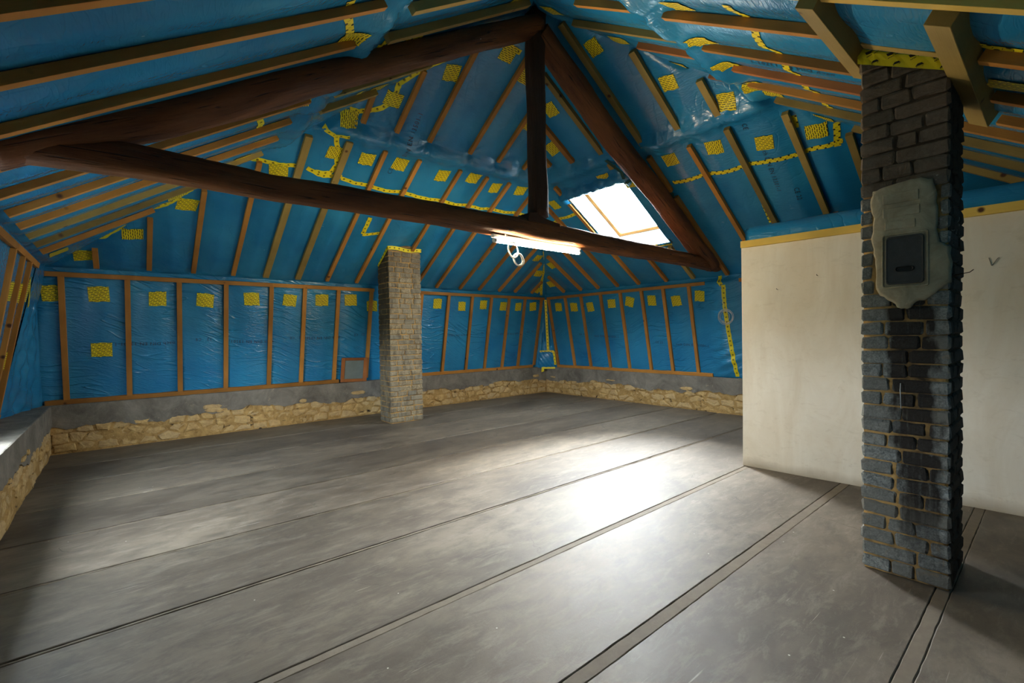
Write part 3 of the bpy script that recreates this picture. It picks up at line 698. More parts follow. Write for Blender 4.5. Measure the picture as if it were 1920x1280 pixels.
def free_strip(name, P, wdir, w, mat, parent, n=(0, 0, 0)):
    """ribbon through 3-D points"""
    V = []; F = []; UVs = []; d = 0
    wd = Vector(wdir).normalized()
    for i, p in enumerate(P):
        p = Vector(p)
        if i: d += (p - Vector(P[i - 1])).length
        V += [p - wd * w / 2, p + wd * w / 2]; UVs += [(d, -.031), (d, .031)]
    for i in range(len(P) - 1): F.append((2 * i, 2 * i + 1, 2 * i + 3, 2 * i + 2))
    return obj(name, mesh_of(name, V, F, mat, UVs), parent)
def fold_pt(s, v, off): # near far corner fold
    a = plane_pt('KA', 8.0, v, .03); b = plane_pt('KB', 8.16, v, .03)
    return a + (b - a) * s + np.array((-.707, -.707, 0)) * off
free_strip('tape_strip', [fold_pt(.62, v, .0) for v in np.linspace(1.7, .42, 16)], (1, -1, 0), .06, M_TAPE, walls['KA'])
free_strip('tape_strip', [fold_pt(s, .40, .03) for s in np.linspace(.15, .95, 8)], (0, 0, 1), .05, M_TAPE, walls['KA'])
free_strip('tape_strip', [fold_pt(.93, v, .03) for v in np.linspace(.40, .06, 8)], (1, -1, 0), .055, M_TAPE, walls['KA'])
free_strip('tape_strip', [fold_pt(.35 + .0 * i, v, .05) for i, v in enumerate(np.linspace(.0, -.12, 4))], (1, -1, .5), .07, M_YEL, walls['KA'])
free_strip('tape_strip', [fold_pt(s, -.02, .05) for s in np.linspace(.3, .9, 5)], (0, 0, 1), .045, M_YEL, walls['KA'])
def bag():
    V = []; F = []; UVs = []; nu, nv = 20, 20
    for j in range(nv + 1):
        for i in range(nu + 1):
            s = .1 + .8 * i / nu; v = -.02 + .42 * j / nv; e = math.sin(math.pi * i / nu) * math.sin(math.pi * j / nv)
            V.append(fold_pt(s, v, .02 + .07 * e ** .5 + .008 * math.sin(i * 1.3 + j))); UVs.append((i / nu * .4, v))
    for j in range(nv):
        for i in range(nu): q = j * (nu + 1) + i; F.append((q, q + 1, q + nu + 2, q + nu + 1))
    obj('film_pocket', mesh_of('film_pocket', V, F, M_FILM_R, UVs, True), walls['KA'])
bag()
tape_patch('KA', 8.12, 1.5, 2, .17)

# ------------------------------------------------------------------ ink print on the film
def print_text(fr, txt, u, v, ang, size, mirror=False, parent=None, lift=.004):
    cu = bpy.data.curves.new('print', 'FONT'); cu.body = txt; cu.size = size; cu.align_x = 'CENTER'; cu.align_y = 'CENTER'; cu.resolution_u = 2; cu.space_character = 1.15
    tmp = bpy.data.objects.new('print_tmp', cu); COL.objects.link(tmp)
    me = bpy.data.meshes.new_from_object(tmp.evaluated_get(bpy.context.evaluated_depsgraph_get()))
    bpy.data.objects.remove(tmp)
    bm = bmesh.new(); bm.from_mesh(me); bmesh.ops.triangulate(bm, faces=bm.faces)
    co = np.array([(x.co.x, x.co.y) for x in bm.verts]); F = [[x.index for x in f.verts] for f in bm.faces]; bm.free()
    if len(co) == 0: return
    if mirror: co[:, 0] *= -1
    a = math.radians(ang); U = u + co[:, 0] * math.cos(a) - co[:, 1] * math.sin(a); V = v + co[:, 0] * math.sin(a) + co[:, 1] * math.cos(a)
    P = film_pts(fr, U, V, lift)
    return obj('film_print', mesh_of('film_print', P, F, M_INK), parent or OWNER[fr])
# in these frames u runs rightwards seen from inside for RA/KA, leftwards for RB/KB
TXT = 'nach DIN EN 13501-1'
print_text('RA', TXT, 2.99, 3.05, 93, .085); print_text('RA', 'CE', 2.93, 2.52, 93, .08)
for u, v, l in ((.62, .80, 0), (1.95, .80, -2), (3.05, .84, 0), (5.95, .85, 0), (7.35, .86, 0)):
    print_text('KA', TXT, u - .35, v, 180 + l, .065)
    print_text('KA', '22', u + .42, v + .05, 180 + l, .06); print_text('KA', 'CE', u + .28, v + .05, 180 + l, .06)
for u, v in ((6.75, .80), (4.75, .62)):
    print_text('KB', TXT, u - .25, v - .03, 3, .065, True); print_text('KB', 'CE 22', u + .45, v + .02, 3, .06, True)
print_text('RB', 'CE', 2.42, 2.72, 96, .08, True); print_text('RB', TXT, 2.36, 2.0, 94, .075, True); print_text('RB', 'CE 22', 2.2, 1.5, 94, .08, True)
print_text('RD', TXT, 4.2, 2.2, 90, .07)

# ------------------------------------------------------------------ skylight (window_1) and knee window (window_2)
def opening(name, fr, R, label, collar):
    u0, u1, v0, v1 = R
    ctr = plane_pt(fr, (u0 + u1) / 2, (v0 + v1) / 2, -WELL)
    w = empty(name, tuple(ctr), kind='structure', category='window', label=label)
    gi = .07      # glazing a little smaller than the well mouth
    g = (u0 + gi, u1 - gi * .6, v0 + gi, v1 - gi * 1.4)
    P0 = [plane_pt(fr, a, b, .012) for a, b in ((u0, v0), (u1, v0), (u1, v1), (u0, v1))]
    P1 = [plane_pt(fr, a, b, -WELL) for a, b in ((g[0], g[2]), (g[1], g[2]), (g[1], g[3]), (g[0], g[3]))]
    for i in range(4):
        j = (i + 1) % 4
        n = np.cross(P0[j] - P0[i], P1[i] - P0[i]); n = n / np.linalg.norm(n)
        c = np.mean(P0, axis=0)
        if np.dot(n, c - P0[i]) > 0: n = -n
        V = [P0[i], P0[j], P1[j], P1[i]]; V += [p + n * .03 for p in V]
        obj('reveal', mesh_of('reveal', V, [(0, 1, 2, 3), (7, 6, 5, 4), (0, 4, 5, 1), (1, 5, 6, 2), (2, 6, 7, 3), (3, 7, 4, 0)], M_REVEAL), w)
    # casement: four frame bars and the pane
    fw = .065
    for a, b in (((g[0], g[2] + fw / 2), (g[1], g[2] + fw / 2)), ((g[0], g[3] - fw / 2), (g[1], g[3] - fw / 2)), ((g[0] + fw / 2, g[2] + fw), (g[0] + fw / 2, g[3] - fw)), ((g[1] - fw / 2, g[2] + fw), (g[1] - fw / 2, g[3] - fw))):
        batten(fr, a, b, w, fw, .05, M_PINE, -WELL - .03, 'window_frame')
    q = [plane_pt(fr, a, b, -WELL - .03) for a, b in ((g[0] + fw, g[2] + fw), (g[1] - fw, g[2] + fw), (g[1] - fw, g[3] - fw), (g[0] + fw, g[3] - fw))]
    n = FR[fr][3]
    V = q + [p + n * .006 for p in q]
    obj('pane', mesh_of('pane', V, [(0, 1, 2, 3), (7, 6, 5, 4), (0, 4, 5, 1), (1, 5, 6, 2), (2, 6, 7, 3), (3, 7, 4, 0)], M_GLASS), w)
    return w, P0, P1
sky, SP0, SP1 = opening('window_1', 'RB', SKY, 'bright roof skylight in the blue-lined slope right of the king post', True)
opening('window_2', 'KC', WIN, 'low window in the left film-lined wall above the stone ledge', False)
# puffy film collar round the skylight mouth
def collar():
    u0, u1, v0, v1 = SKY; segs = []
    loop = []
    N = 26
    for a, b in (((u0, v1), (u1, v1)), ((u1, v1), (u1, v0)), ((u1, v0), (u0, v0)), ((u0, v0), (u0, v1))):
        for i in range(N): loop.append((a[0] + (b[0] - a[0]) * i / N, a[1] + (b[1] - a[1]) * i / N))
    V = []; F = []; UVs = []; K = 8; M = len(loop); c = ((u0 + u1) / 2, (v0 + v1) / 2)
    for i, (u, v) in enumerate(loop):
        top = max(0, min(1, (v - (v1 - .15)) / .15)); side = (u - u0) < .02
        wd = .05 + .17 * top + .03 * math.sin(i * .9) * top
        hh = .012 + .10 * top + .015 * math.sin(i * 1.7)
        du = u - c[0]; dv = v - c[1]
        ou = (1 if du > 0 else -1) if abs(abs(du) - (u1 - u0) / 2) < 1e-6 else 0
        ov = (1 if dv > 0 else -1) if abs(abs(dv) - (v1 - v0) / 2) < 1e-6 else 0
        L = math.hypot(ou, ov) or 1; ou /= L; ov /= L
        for k in range(K + 1):
            t = k / K; p = plane_pt('RB', u + ou * wd * t * (1.3 if ou and ov else 1), v + ov * wd * t, .012 + hh * math.sin(math.pi * min(t * 1.0 + .12, 1)) ** .8 + .008 * math.sin(i * 2.1 + k))
            V.append(p); UVs.append((i * .045, t * .3))
    for i in range(M):
        for k in range(K):
            a = i * (K + 1) + k; b = ((i + 1) % M) * (K + 1) + k; F.append((a, b, b + 1, a + 1))
    obj('film_collar', mesh_of('film_collar', V, F, M_FILM_R, UVs, True), sky)
collar()
def strip3(fr, pts, w, mat, parent, h=.03, name='seal_tape'):
    P = [plane_pt(fr, a, b, h) for a, b in pts]; d = Vector(P[-1]) - Vector(P[0]); wd = d.cross(Vector(FR[fr][3]))
    return free_strip(name, P, wd, w, mat, parent)
strip3('RB', [(5.43, 1.0), (5.44, 1.4), (5.43, 1.9), (5.44, 2.45)], .035, M_GREEN, sky)
strip3('RB', [(4.25, .98), (4.7, .975), (5.2, .98), (5.44, .985)], .03, M_TAPE, sky, .03, 'tape_strip')
strip3('RB', [(4.24, 1.0), (4.23, 1.35), (4.24, 1.75)], .04, M_GREEN, sky)
strip3('RB', [(4.22, 2.5), (4.15, 2.72), (4.25, 3.0)], .05, M_GREEN, sky, .11)
strip3('RB', [(4.22, 2.5), (4.02, 2.55), (3.98, 2.8)], .05, M_GREEN, sky, .10)
strip3('RB', [(3.98, 1.86), (4.2, 1.9)], .05, M_GREEN, sky, .02)
strip3('RB', [(3.74, 1.95), (3.70, 2.06), (3.72, 2.12), (3.66, 2.02)], .07, M_GREEN, sky, .05)
strip3('RB', [(3.76, 1.6), (3.80, 1.85), (3.76, 2.0)], .05, M_GREEN, sky, .03)

# ------------------------------------------------------------------ floor: cast bays with joints
floor = empty('floor', (3.8, 4, 0), kind='structure', category='floor', label='worn grey-brown concrete floor cast in long bays with dark joints')
box_obj('floor_bed', (-.9, -.95, -.20), (8.7, 8.75, -.022), M_DARKGAP, floor)
JY = [(.400, .466, True), (1.312, 1.388, True), (2.205, 2.262, True), (3.150, 3.190, False), (4.035, 4.075, False), (4.915, 4.950, False), (5.80, 5.828, False), (6.745, 6.770, False), (7.64, 7.662, False)]
edges = [-.86] + [y for a, b, _ in JY for y in (a, b)] + [8.56]
def slab(y0, y1, nm='concrete_slab', mat=M_FLOOR, top=0.0, wob=.0035):
    """a bay with slightly broken edges"""
    n = 140; xs = np.linspace(-.80, 8.42, n + 1); V = []; F = []
    e0 = [y0 + wob * (rnd.random() ** 3) for _ in xs]; e1 = [y1 - wob * (rnd.random() ** 3) for _ in xs]
    for i, x in enumerate(xs):
        V += [(x, e0[i] - .002, -.02), (x, e0[i], top - .003), (x, e0[i] + .004, top), (x, e1[i] - .004, top), (x, e1[i], top - .003), (x, e1[i] + .002, -.02)]
    for i in range(n):
        for k in range(5):
            a = i * 6 + k; F.append((a, a + 6, a + 7, a + 1))
    F.append((0, 1, 2, 3, 4, 5)); F.append(tuple(n * 6 + k for k in (5, 4, 3, 2, 1, 0)))
    return obj(nm, mesh_of(nm, V, F, mat), floor)
for i in range(0, len(edges), 2): slab(edges[i], edges[i + 1])
for a, b, wide in JY:
    if wide: slab(a + .001, b - .001, 'mortar_joint', M_JOINT, -.002, .0035)
    else: slab(a + (b - a) * .42, b - .0005, 'mortar_joint', M_JOINT, -.005, .010)

# ------------------------------------------------------------------ rubble base walls
def clip(poly, px, py, nx, ny):
    out = []
    for i in range(len(poly)):
        a = poly[i]; b = poly[(i + 1) % len(poly)]
        da = (a[0] - px) * nx + (a[1] - py) * ny; db = (b[0] - px) * nx + (b[1] - py) * ny
        if da <= 0: out.append(a)
        if (da < 0 < db) or (db < 0 < da):
            t = da / (da - db); out.append((a[0] + (b[0] - a[0]) * t, a[1] + (b[1] - a[1]) * t))
    return out
def voronoi(x0, x1, z0, z1, cw, ch, seed):
    r = random.Random(seed); S = []; asp = cw / ch; rows = max(1, round((z1 - z0) / ch))
    for j in range(rows):
        n = int((x1 - x0) / (cw * r.uniform(.85, 1.2))); ph = r.random()
        for i in range(n): S.append((x0 + (x1 - x0) * (i + ph * .8 + r.uniform(-.34, .34)) / n, (z0 + (z1 - z0) * (j + .5 + r.uniform(-.26, .26)) / rows) * asp))
    cells = []
    for i, s in enumerate(S):
        poly = [(x0, z0 * asp), (x1, z0 * asp), (x1, z1 * asp), (x0, z1 * asp)]
        nb = sorted((q for k, q in enumerate(S) if k != i and abs(q[0] - s[0]) < cw * 3.5), key=lambda q: (q[0] - s[0]) ** 2 + (q[1] - s[1]) ** 2)[:16]
        for q in nb:
            poly = clip(poly, (s[0] + q[0]) / 2, (s[1] + q[1]) / 2, q[0] - s[0], q[1] - s[1])
            if len(poly) < 3: break
        if len(poly) >= 3: cells.append([(p[0], p[1] / asp) for p in poly])
    return cells
def stone(cell, T, parent, r, depth=.03, base=0.0):
    """T maps (along, z, out) to world"""
    n = len(cell)
    pts = []
    for i in range(n):     # resample: corner + midpoint
        a = cell[i]; b = cell[(i + 1) % n]; pts.append(a)
        if math.hypot(a[0] - b[0], a[1] - b[1]) > .07: pts.append(((a[0] + b[0]) / 2 + r.uniform(-.006, .006), (a[1] + b[1]) / 2 + r.uniform(-.006, .006)))
    n = len(pts); cx = sum(p[0] for p in pts) / n; cz = sum(p[1] for p in pts) / n
    V = []; F = []; tx = r.uniform(-.25, .25) * depth * 3; tz = r.uniform(-.25, .25) * depth * 3
    gap = r.choice((.003, .005, .010, .016))
    for f, o, jt in ((1.0, -.05, 0), (1.0, base - .004, .002), (.84, base + depth * .75, .006), (.45, base + depth, .008)):
        for (x, z) in pts:
            d = math.hypot(x - cx, z - cz) or 1; g = max(0, 1 - gap / d)
            X = cx + (x - cx) * f * g + r.uniform(-jt, jt); Z = cz + (z - cz) * f * g + r.uniform(-jt, jt)
            V.append(T(X, Z, o + (X - cx) * tx * (f < 1) + (Z - cz) * tz * (f < 1) + (r.uniform(-.003, .005) if f < 1 else 0)))
    for k in range(3):
        for i in range(n): F.append((k * n + i, k * n + (i + 1) % n, (k + 1) * n + (i + 1) % n, (k + 1) * n + i))
    F.append(tuple(3 * n + i for i in range(n)))
    obj('stone', mesh_of('stone', V, F, M_STONE), parent)
def base_wall(fr, T, x0, x1, ztop, back, seed, cells=True, cw=.23, skip=None, topmat=M_CEM):
    w = walls[fr]; r = random.Random(seed)
    # mortar body with an uneven sandy face
    n = int((x1 - x0) / .05); m = 8; V = []; F = []
    for j in range(m + 1):
        z = -.02 + (.46) * j / m
        for i in range(n + 1): V.append(T(x0 + (x1 - x0) * i / n, z, .008 + .010 * math.sin(i * .37 + 3 * z + seed) * math.sin(i * .11 + 17 * z) + r.uniform(-.003, .005)))
    for j in range(m):
        for i in range(n):
            q = j * (n + 1) + i; F.append((q, q + 1, q + n + 2, q + n + 1))
    obj('mortar_bed', mesh_of('mortar_bed', V, F, M_SAND, None, True), w)
    # cement band: uneven lower edge, trowelled face, top ledge running back
    m = 6; V = []; F = []; k = int((x1 - x0) / .04); lows = []
    a1, a2, a3 = r.random() * 6, r.random() * 6, r.random() * 6
    for i in range(k + 1):
        x = x0 + (x1 - x0) * i / k; lows.append(.345 + .030 * math.sin(x * 2.3 + a1) + .022 * math.sin(x * 7.1 + a2) + .012 * math.sin(x * 19 + a3) + r.uniform(-.012, .012))
    for j in range(m + 3):
        for i in range(k + 1):
            x = x0 + (x1 - x0) * i / k
            if j == 0: V.append(T(x, lows[i] + .006, -.02))
            elif j <= m: V.append(T(x, lows[i] + (ztop - lows[i]) * (j - 1) / (m - 1), .026 + r.uniform(-.002, .003)))
            elif j == m + 1: V.append(T(x, ztop + .004, .015))
            else: V.append(T(x, ztop + .012, -back))
    for j in range(m + 2):
        for i in range(k):
            q = j * (k + 1) + i; F.append((q, q + 1, q + k + 2, q + k + 1))
    obj('cement_band', mesh_of('cement_band', V, F, topmat, None, False), w)
    if cells:
        for c in voronoi(x0 + .01, x1 - .01, .01, .37, cw, .12, seed):
            if skip and skip(sum(p[0] for p in c) / len(c)): continue
            stone(c, T, w, r, r.choice((.008, .014, .02, .03)), 0.0)
        for _ in range(int((x1 - x0) * .9)):       # a few stones break through the cement
            x = r.uniform(x0 + .2, x1 - .2); z = r.uniform(.36, .45); a = r.uniform(.06, .16); b = r.uniform(.02, .05)
            if skip and skip(x): continue
            c = [(x + a * math.cos(t) * r.uniform(.8, 1.1), z + b * math.sin(t) * r.uniform(.8, 1.1)) for t in [q * math.pi / 4 for q in range(8)]]
            stone(c, T, w, r, .012, .028)
base_wall('KA', lambda x, z, o: (x, 8.54 - o, z), -.74, 8.32, .645, .35, 11)
base_wall('KB', lambda y, z, o: (8.32 - o, y, z), 1.6, 8.54, .645, .35, 12, cw=.24)
base_wall('KC', lambda y, z, o: (-.74 + o, y, z), 3.2, 8.54, .645, .50, 13, cw=.24)
base_wall('KD', lambda x, z, o: (x, -.83 + o, z), -.74, 8.32, .645, .35, 14, cells=False)
base_wall('KB', lambda y, z, o: (8.32 - o, y, z), -.83, 1.6, .645, .35, 15, cells=False)
base_wall('KC', lambda y, z, o: (-.74 + o, y, z), -.83, 3.2, .645, .50, 16, cells=False)

# ------------------------------------------------------------------ brick chimneys
def brick_stack(name, x0, x1, y0, y1, course, ztop, rows_front, matb, matm, label, skip=None, front='x'):
    """front = face with the smaller coordinate that the viewer sees square on"""
    t = empty(name, ((x0 + x1) / 2, (y0 + y1) / 2, 0), label=label, category='chimney')
    d = .115; g = .0075
    meshes = {}
    def brick(lo, hi):
        s = [hi[i] - lo[i] - g for i in range(3)]; c = [(hi[i] + lo[i]) / 2 for i in range(3)]
        key = (round(s[0] / .06), round(s[1] / .06), rnd.randrange(4))
        if key not in meshes:
            bm = chamfer_box(hash(key) % 9999, .0045, .011, s); meshes[key] = bm_mesh(bm, 'brick', matb)
        j = lambda a: rnd.uniform(-a, a)
        M = frame_matrix([c[0] + j(.0025), c[1] + j(.0025), c[2] + j(.0015)], (1, 0, 0), (0, 1, 0), (0, 0, 1), s[0], s[1], s[2])
        M = M @ Matrix.Rotation(j(.006), 4, 'Y') @ Matrix.Rotation(j(.01), 4, 'Z')
        obj('brick', meshes[key], t, M)
    def split(a, b, n, first):
        L = b - a; w = [rnd.choice((.62, 1.0, 1.0)) for _ in range(n)]
        if first: w[0] = rnd.choice((.6, .7, 1.25))
        w = [q * rnd.uniform(.88, 1.12) for q in w]; S = sum(w); out = [a]
        for q in w: out.append(out[-1] + L * q / S)
        return out
    n = int(math.ceil(ztop(0) / course))
    for k in range(n):
        z0 = k * course + .004; z1 = z0 + course
        if front == 'x':     # seen faces: x = x0 and y = y0
            ys = split(y0, y1, rows_front[k % len(rows_front)], k % 2)
            if skip and skip((z0 + z1) / 2): ys = [y0, y0 + rnd.uniform(.045, .065), y1 - rnd.uniform(.055, .09), y1]
            for a, b in zip(ys[:-1], ys[1:]):
                if skip and skip((z0 + z1) / 2) and (b - a) > .15: continue
                brick((x0, a, z0), (x0 + d, b, z1))
            xs = split(x0 + d, x1, 2, k % 2)
            for a, b in zip(xs[:-1], xs[1:]): brick((a, y0, z0), (b, y0 + d, z1)); brick((a, y1 - d, z0), (b, y1, z1))
        else:                # seen faces: y = y0 and x = x0
            xs = split(x0, x1, rows_front[k % len(rows_front)], k % 2)
            for a, b in zip(xs[:-1], xs[1:]): brick((a, y0, z0), (b, y0 + d, z1))
            ys = split(y0 + d, y1, 2 if k % 2 else 1, False)
            for a, b in zip(ys[:-1], ys[1:]): brick((x0, a, z0), (x0 + d, b, z1))
            ys = split(y0 + d, y1, 1, False)
            for a, b in zip(ys[:-1], ys[1:]): brick((x1 - d, a, z0), (x1, b, z1))
    # mortar core, slightly behind the brick faces
    e = .0145; zt = n * course
    lo = (x0 + e, y0 + e); hi = (x1 - e, y1 - e); V = []; F = []; m = n * 3
    ring = []
    for a, b in (((lo[0], lo[1]), (hi[0], lo[1])), ((hi[0], lo[1]), (hi[0], hi[1])), ((hi[0], hi[1]), (lo[0], hi[1])), ((lo[0], hi[1]), (lo[0], lo[1]))):
        for i in range(8): ring.append((a[0] + (b[0] - a[0]) * i / 8, a[1] + (b[1] - a[1]) * i / 8))
    for j in range(m + 1):
        for (x, y) in ring: V.append((x + rnd.uniform(-.003, .003), y + rnd.uniform(-.003, .003), zt * j / m))
    R = len(ring)
    for j in range(m):
        for i in range(R): F.append((j * R + i, j * R + (i + 1) % R, (j + 1) * R + (i + 1) % R, (j + 1) * R + i))
    F.append(tuple(m * R + i for i in range(R)))
    obj('mortar', mesh_of('mortar', V, F, matm, None, True), t)
    return t
def in_plaster(z): return 1.70 < z < 2.34
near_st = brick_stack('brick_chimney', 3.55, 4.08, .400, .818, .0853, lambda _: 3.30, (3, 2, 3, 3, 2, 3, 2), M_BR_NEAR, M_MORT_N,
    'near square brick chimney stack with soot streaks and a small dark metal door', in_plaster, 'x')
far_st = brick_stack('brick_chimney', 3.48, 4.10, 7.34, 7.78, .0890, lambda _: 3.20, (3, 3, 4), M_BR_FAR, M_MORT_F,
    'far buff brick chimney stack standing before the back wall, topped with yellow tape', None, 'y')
# plaster patch with the soot door
def plaster_patch():
    prof = [(.752, 2.335), (.70, 2.352), (.60, 2.362), (.53, 2.368), (.478, 2.345), (.462, 2.25), (.455, 2.15), (.462, 2.06), (.448, 1.985), (.404, 1.945), (.398, 1.86), (.402, 1.75), (.45, 1.715), (.50, 1.66), (.55, 1.655), (.575, 1.615), (.62, 1.612), (.66, 1.655), (.715, 1.70), (.74, 1.74), (.735, 1.86), (.748, 1.95), (.760, 2.05), (.748, 2.18), (.765, 2.27)]
    P = []
    for i in range(len(prof)):
        a = prof[i]; b = prof[(i + 1) % len(prof)]
        for k in range(3): P.append((a[0] + (b[0] - a[0]) * k / 3 + rnd.uniform(-.004, .004), a[1] + (b[1] - a[1]) * k / 3 + rnd.uniform(-.004, .004)))
    c = (.60, 1.99); V = []; F = []; n = len(P)
    for f, x in ((1.0, 3.575), (1.0, 3.552), (.985, 3.543), (.93, 3.538), (.5, 3.536)):
        for (y, z) in P: V.append((x + (rnd.uniform(-.001, .001) if f < 1 else 0), c[0] + (y - c[0]) * f, c[1] + (z - c[1]) * f))
    for k in range(4):
        for i in range(n): F.append((k * n + i, k * n + (i + 1) % n, (k + 1) * n + (i + 1) % n, (k + 1) * n + i))
    F.append(tuple(4 * n + i for i in range(n)))
    obj('plaster_patch', mesh_of('plaster_patch', V, F, M_PPL, None, True), near_st, label='grey-beige plaster patch around the metal door')
    # smaller raised squares of render
    for y0, y1, z0, z1 in ((.535, .70, 2.24, 2.30), (.53, .70, 2.16, 2.215), (.55, .69, 2.085, 2.135)):
        box_obj('render_smear', (3.532, y0, z0), (3.54, y1, z1), M_PPL, near_st, .003)
plaster_patch()
def rrect(y0, y1, z0, z1, r, n=5):
    out = []
    for cy, cz, a0 in ((y1 - r, z1 - r, 0), (y0 + r, z1 - r, 90), (y0 + r, z0 + r, 180), (y1 - r, z0 + r, 270)):
        for i in range(n + 1):
            a = math.radians(a0 + 90 * i / n); out.append((cy + r * math.cos(a), cz + r * math.sin(a)))
    return out
def plate(name, ring, xs, mat, parent, **kw):
    """stack of rings at x positions with inset fractions"""
    c = (sum(p[0] for p in ring) / len(ring), sum(p[1] for p in ring) / len(ring)); V = []; F = []; n = len(ring)
    for x, f in xs:
        for (y, z) in ring: V.append((x, c[0] + (y - c[0]) * f, c[1] + (z - c[1]) * f))
    for k in range(len(xs) - 1):
        for i in range(n): F.append((k * n + i, k * n + (i + 1) % n, (k + 1) * n + (i + 1) % n, (k + 1) * n + i))
    F.append(tuple((len(xs) - 1) * n + i for i in range(n)))
    return obj(name, mesh_of(name, V, F, mat, None, False), parent, **kw)
plate('door_surround', rrect(.492, .705, 1.738, 2.062, .012), [(3.56, 1.0), (3.533, 1.0), (3.530, .985), (3.530, .94), (3.537, .93)], M_PPL, near_st)
sd = plate('soot_door', rrect(.512, .686, 1.758, 2.042, .018), [(3.56, 1.0), (3.528, 1.0), (3.524, .975), (3.524, .93), (3.5265, .91)], M_DOOR, near_st, label='dark metal soot door with a slot grip')
plate('grip', rrect(.555, .642, 1.832, 1.860, .0138), [(3.53, 1.0), (3.519, 1.0), (3.517, .95), (3.519, .86), (3.5245, .82)], M_BLK, sd)
# yellow tape skirt where the near chimney meets the film
def skirt():
    n = 16; V = []; F = []; UVs = []
    for i in range(n + 1):
        y = .822 - (.822 - .372) * i / n; zt = 3.245 - (3.245 - 3.005) * i / n; zb = 3.138 - (3.138 - 2.898) * i / n
        for k in range(4): V.append((3.530 + rnd.uniform(-.002, .003) + (.012 if k == 0 else 0), y, zt + (zb - zt) * k / 3)); UVs.append((i / n * .45, k))
    for i in range(n):
        for k in range(3): q = i * 4 + k; F.append((q, q + 1, q + 5, q + 4))
    s = obj('tape_skirt', mesh_of('tape_skirt', V, F, M_YEL, UVs, False), near_st, label='broad yellow sealing tape printed with black hexagon emblems')
    def pr(pts, nm):
        W_ = [(3.5255, y, z) for y, z in pts]; obj(nm, mesh_of(nm, W_, [tuple(range(len(W_)))], M_BLK), s)
    zc = lambda y: 3.183 - (.822 - y) * (.24 / .45)
    for i in range(4):
        y = .735 - .103 * i; r = .019
        pr([(y + r * math.cos(math.radians(a)), zc(y) - .028 + .8 * r * math.sin(math.radians(a))) for a in (0, 60, 120, 180)], 'emblem')
        for a0 in (200, 340): pr([(y + r * math.cos(math.radians(a0 + t)) * .95, zc(y) - .028 + .6 * r * math.sin(math.radians(a0 + t))) for t in (-20, 20)] + [(y + r * .55 * math.cos(math.radians(a0)), zc(y) - .034)], 'emblem')
        y = .765 - .103 * i
        pr([(y + r, zc(y) + .035), (y - r, zc(y) + .035), (y - r * .6, zc(y) + .018), (y + r * .6, zc(y) + .018)], 'emblem')
        y = .775 - .103 * i                      # illegible slanted lettering
        for q in range(13):
            yy = y - q * .0068; zz = zc(y) - .004 + q * .0016
            if q in (4, 9): continue
            pr([(yy, zz), (yy - .0048, zz + .0011), (yy - .0044, zz + .0061), (yy + .0004, zz + .005)], 'lettering')
skirt()
free_strip('tape_skirt', [(3.42, .62, 3.20), (3.44, .56, 3.17), (3.45, .50, 3.14), (3.47, .45, 3.11), (3.49, .42, 3.06), (3.50, .44, 3.03), (3.51, .48, 3.04)], (0, .5, 1), .035, M_TAPE, near_st)
# tape collar on the far chimney
def far_tape():
    t_ = math.tan(PITCH)
    zr = lambda y: 2.48 + (8.2 - y) * t_
    fz = zr(7.34) - .035
    free_strip('tape_strip', [(3.47 + .64 * i / 8, 7.33 , fz + .012 * math.sin(i)) for i in range(9)], (0, -.25, 1), .06, M_TAPE, far_st)
    free_strip('tape_strip', [(3.470, 7.32 + .42 * i / 6, zr(7.32 + .42 * i / 6) - .03) for i in range(7)], (-.2, .4, 1), .07, M_TAPE, far_st)
far_tape()
# small wires and nails on the near chimney
def tube3(name, pts, r, mat, parent, k=6, **kw):
    V = []; F = []; P = [Vector(p) for p in pts]
    for i, p in enumerate(P):
        t = (P[min(i + 1, len(P) - 1)] - P[max(i - 1, 0)]).normalized(); a = t.orthogonal().normalized(); b = t.cross(a)
        if i: 
            a = prev - t * prev.dot(t); a.normalize(); b = t.cross(a)
        prev = a
        rr = r(i) if callable(r) else r
        for q in range(k): an = 2 * math.pi * q / k; V.append(p + a * math.cos(an) * rr + b * math.sin(an) * rr)
    for i in range(len(P) - 1):
        for q in range(k): F.append((i * k + q, i * k + (q + 1) % k, (i + 1) * k + (q + 1) % k, (i + 1) * k + q))
    F.append(tuple(range(k))[::-1]); F.append(tuple((len(P) - 1) * k + q for q in range(k)))
    return obj(name, mesh_of(name, V, F, mat, None, True), parent, **kw)
tube3('nail', [(3.70, .405, 1.80), (3.70, .34, 1.81), (3.71, .325, 1.825)], .0025, M_NAIL, near_st)
tube3('tie_wire', [(3.545, .62, 1.17), (3.535, .62, 1.13), (3.535, .618, 1.07), (3.54, .617, 1.02)], .002, M_STEEL, near_st)

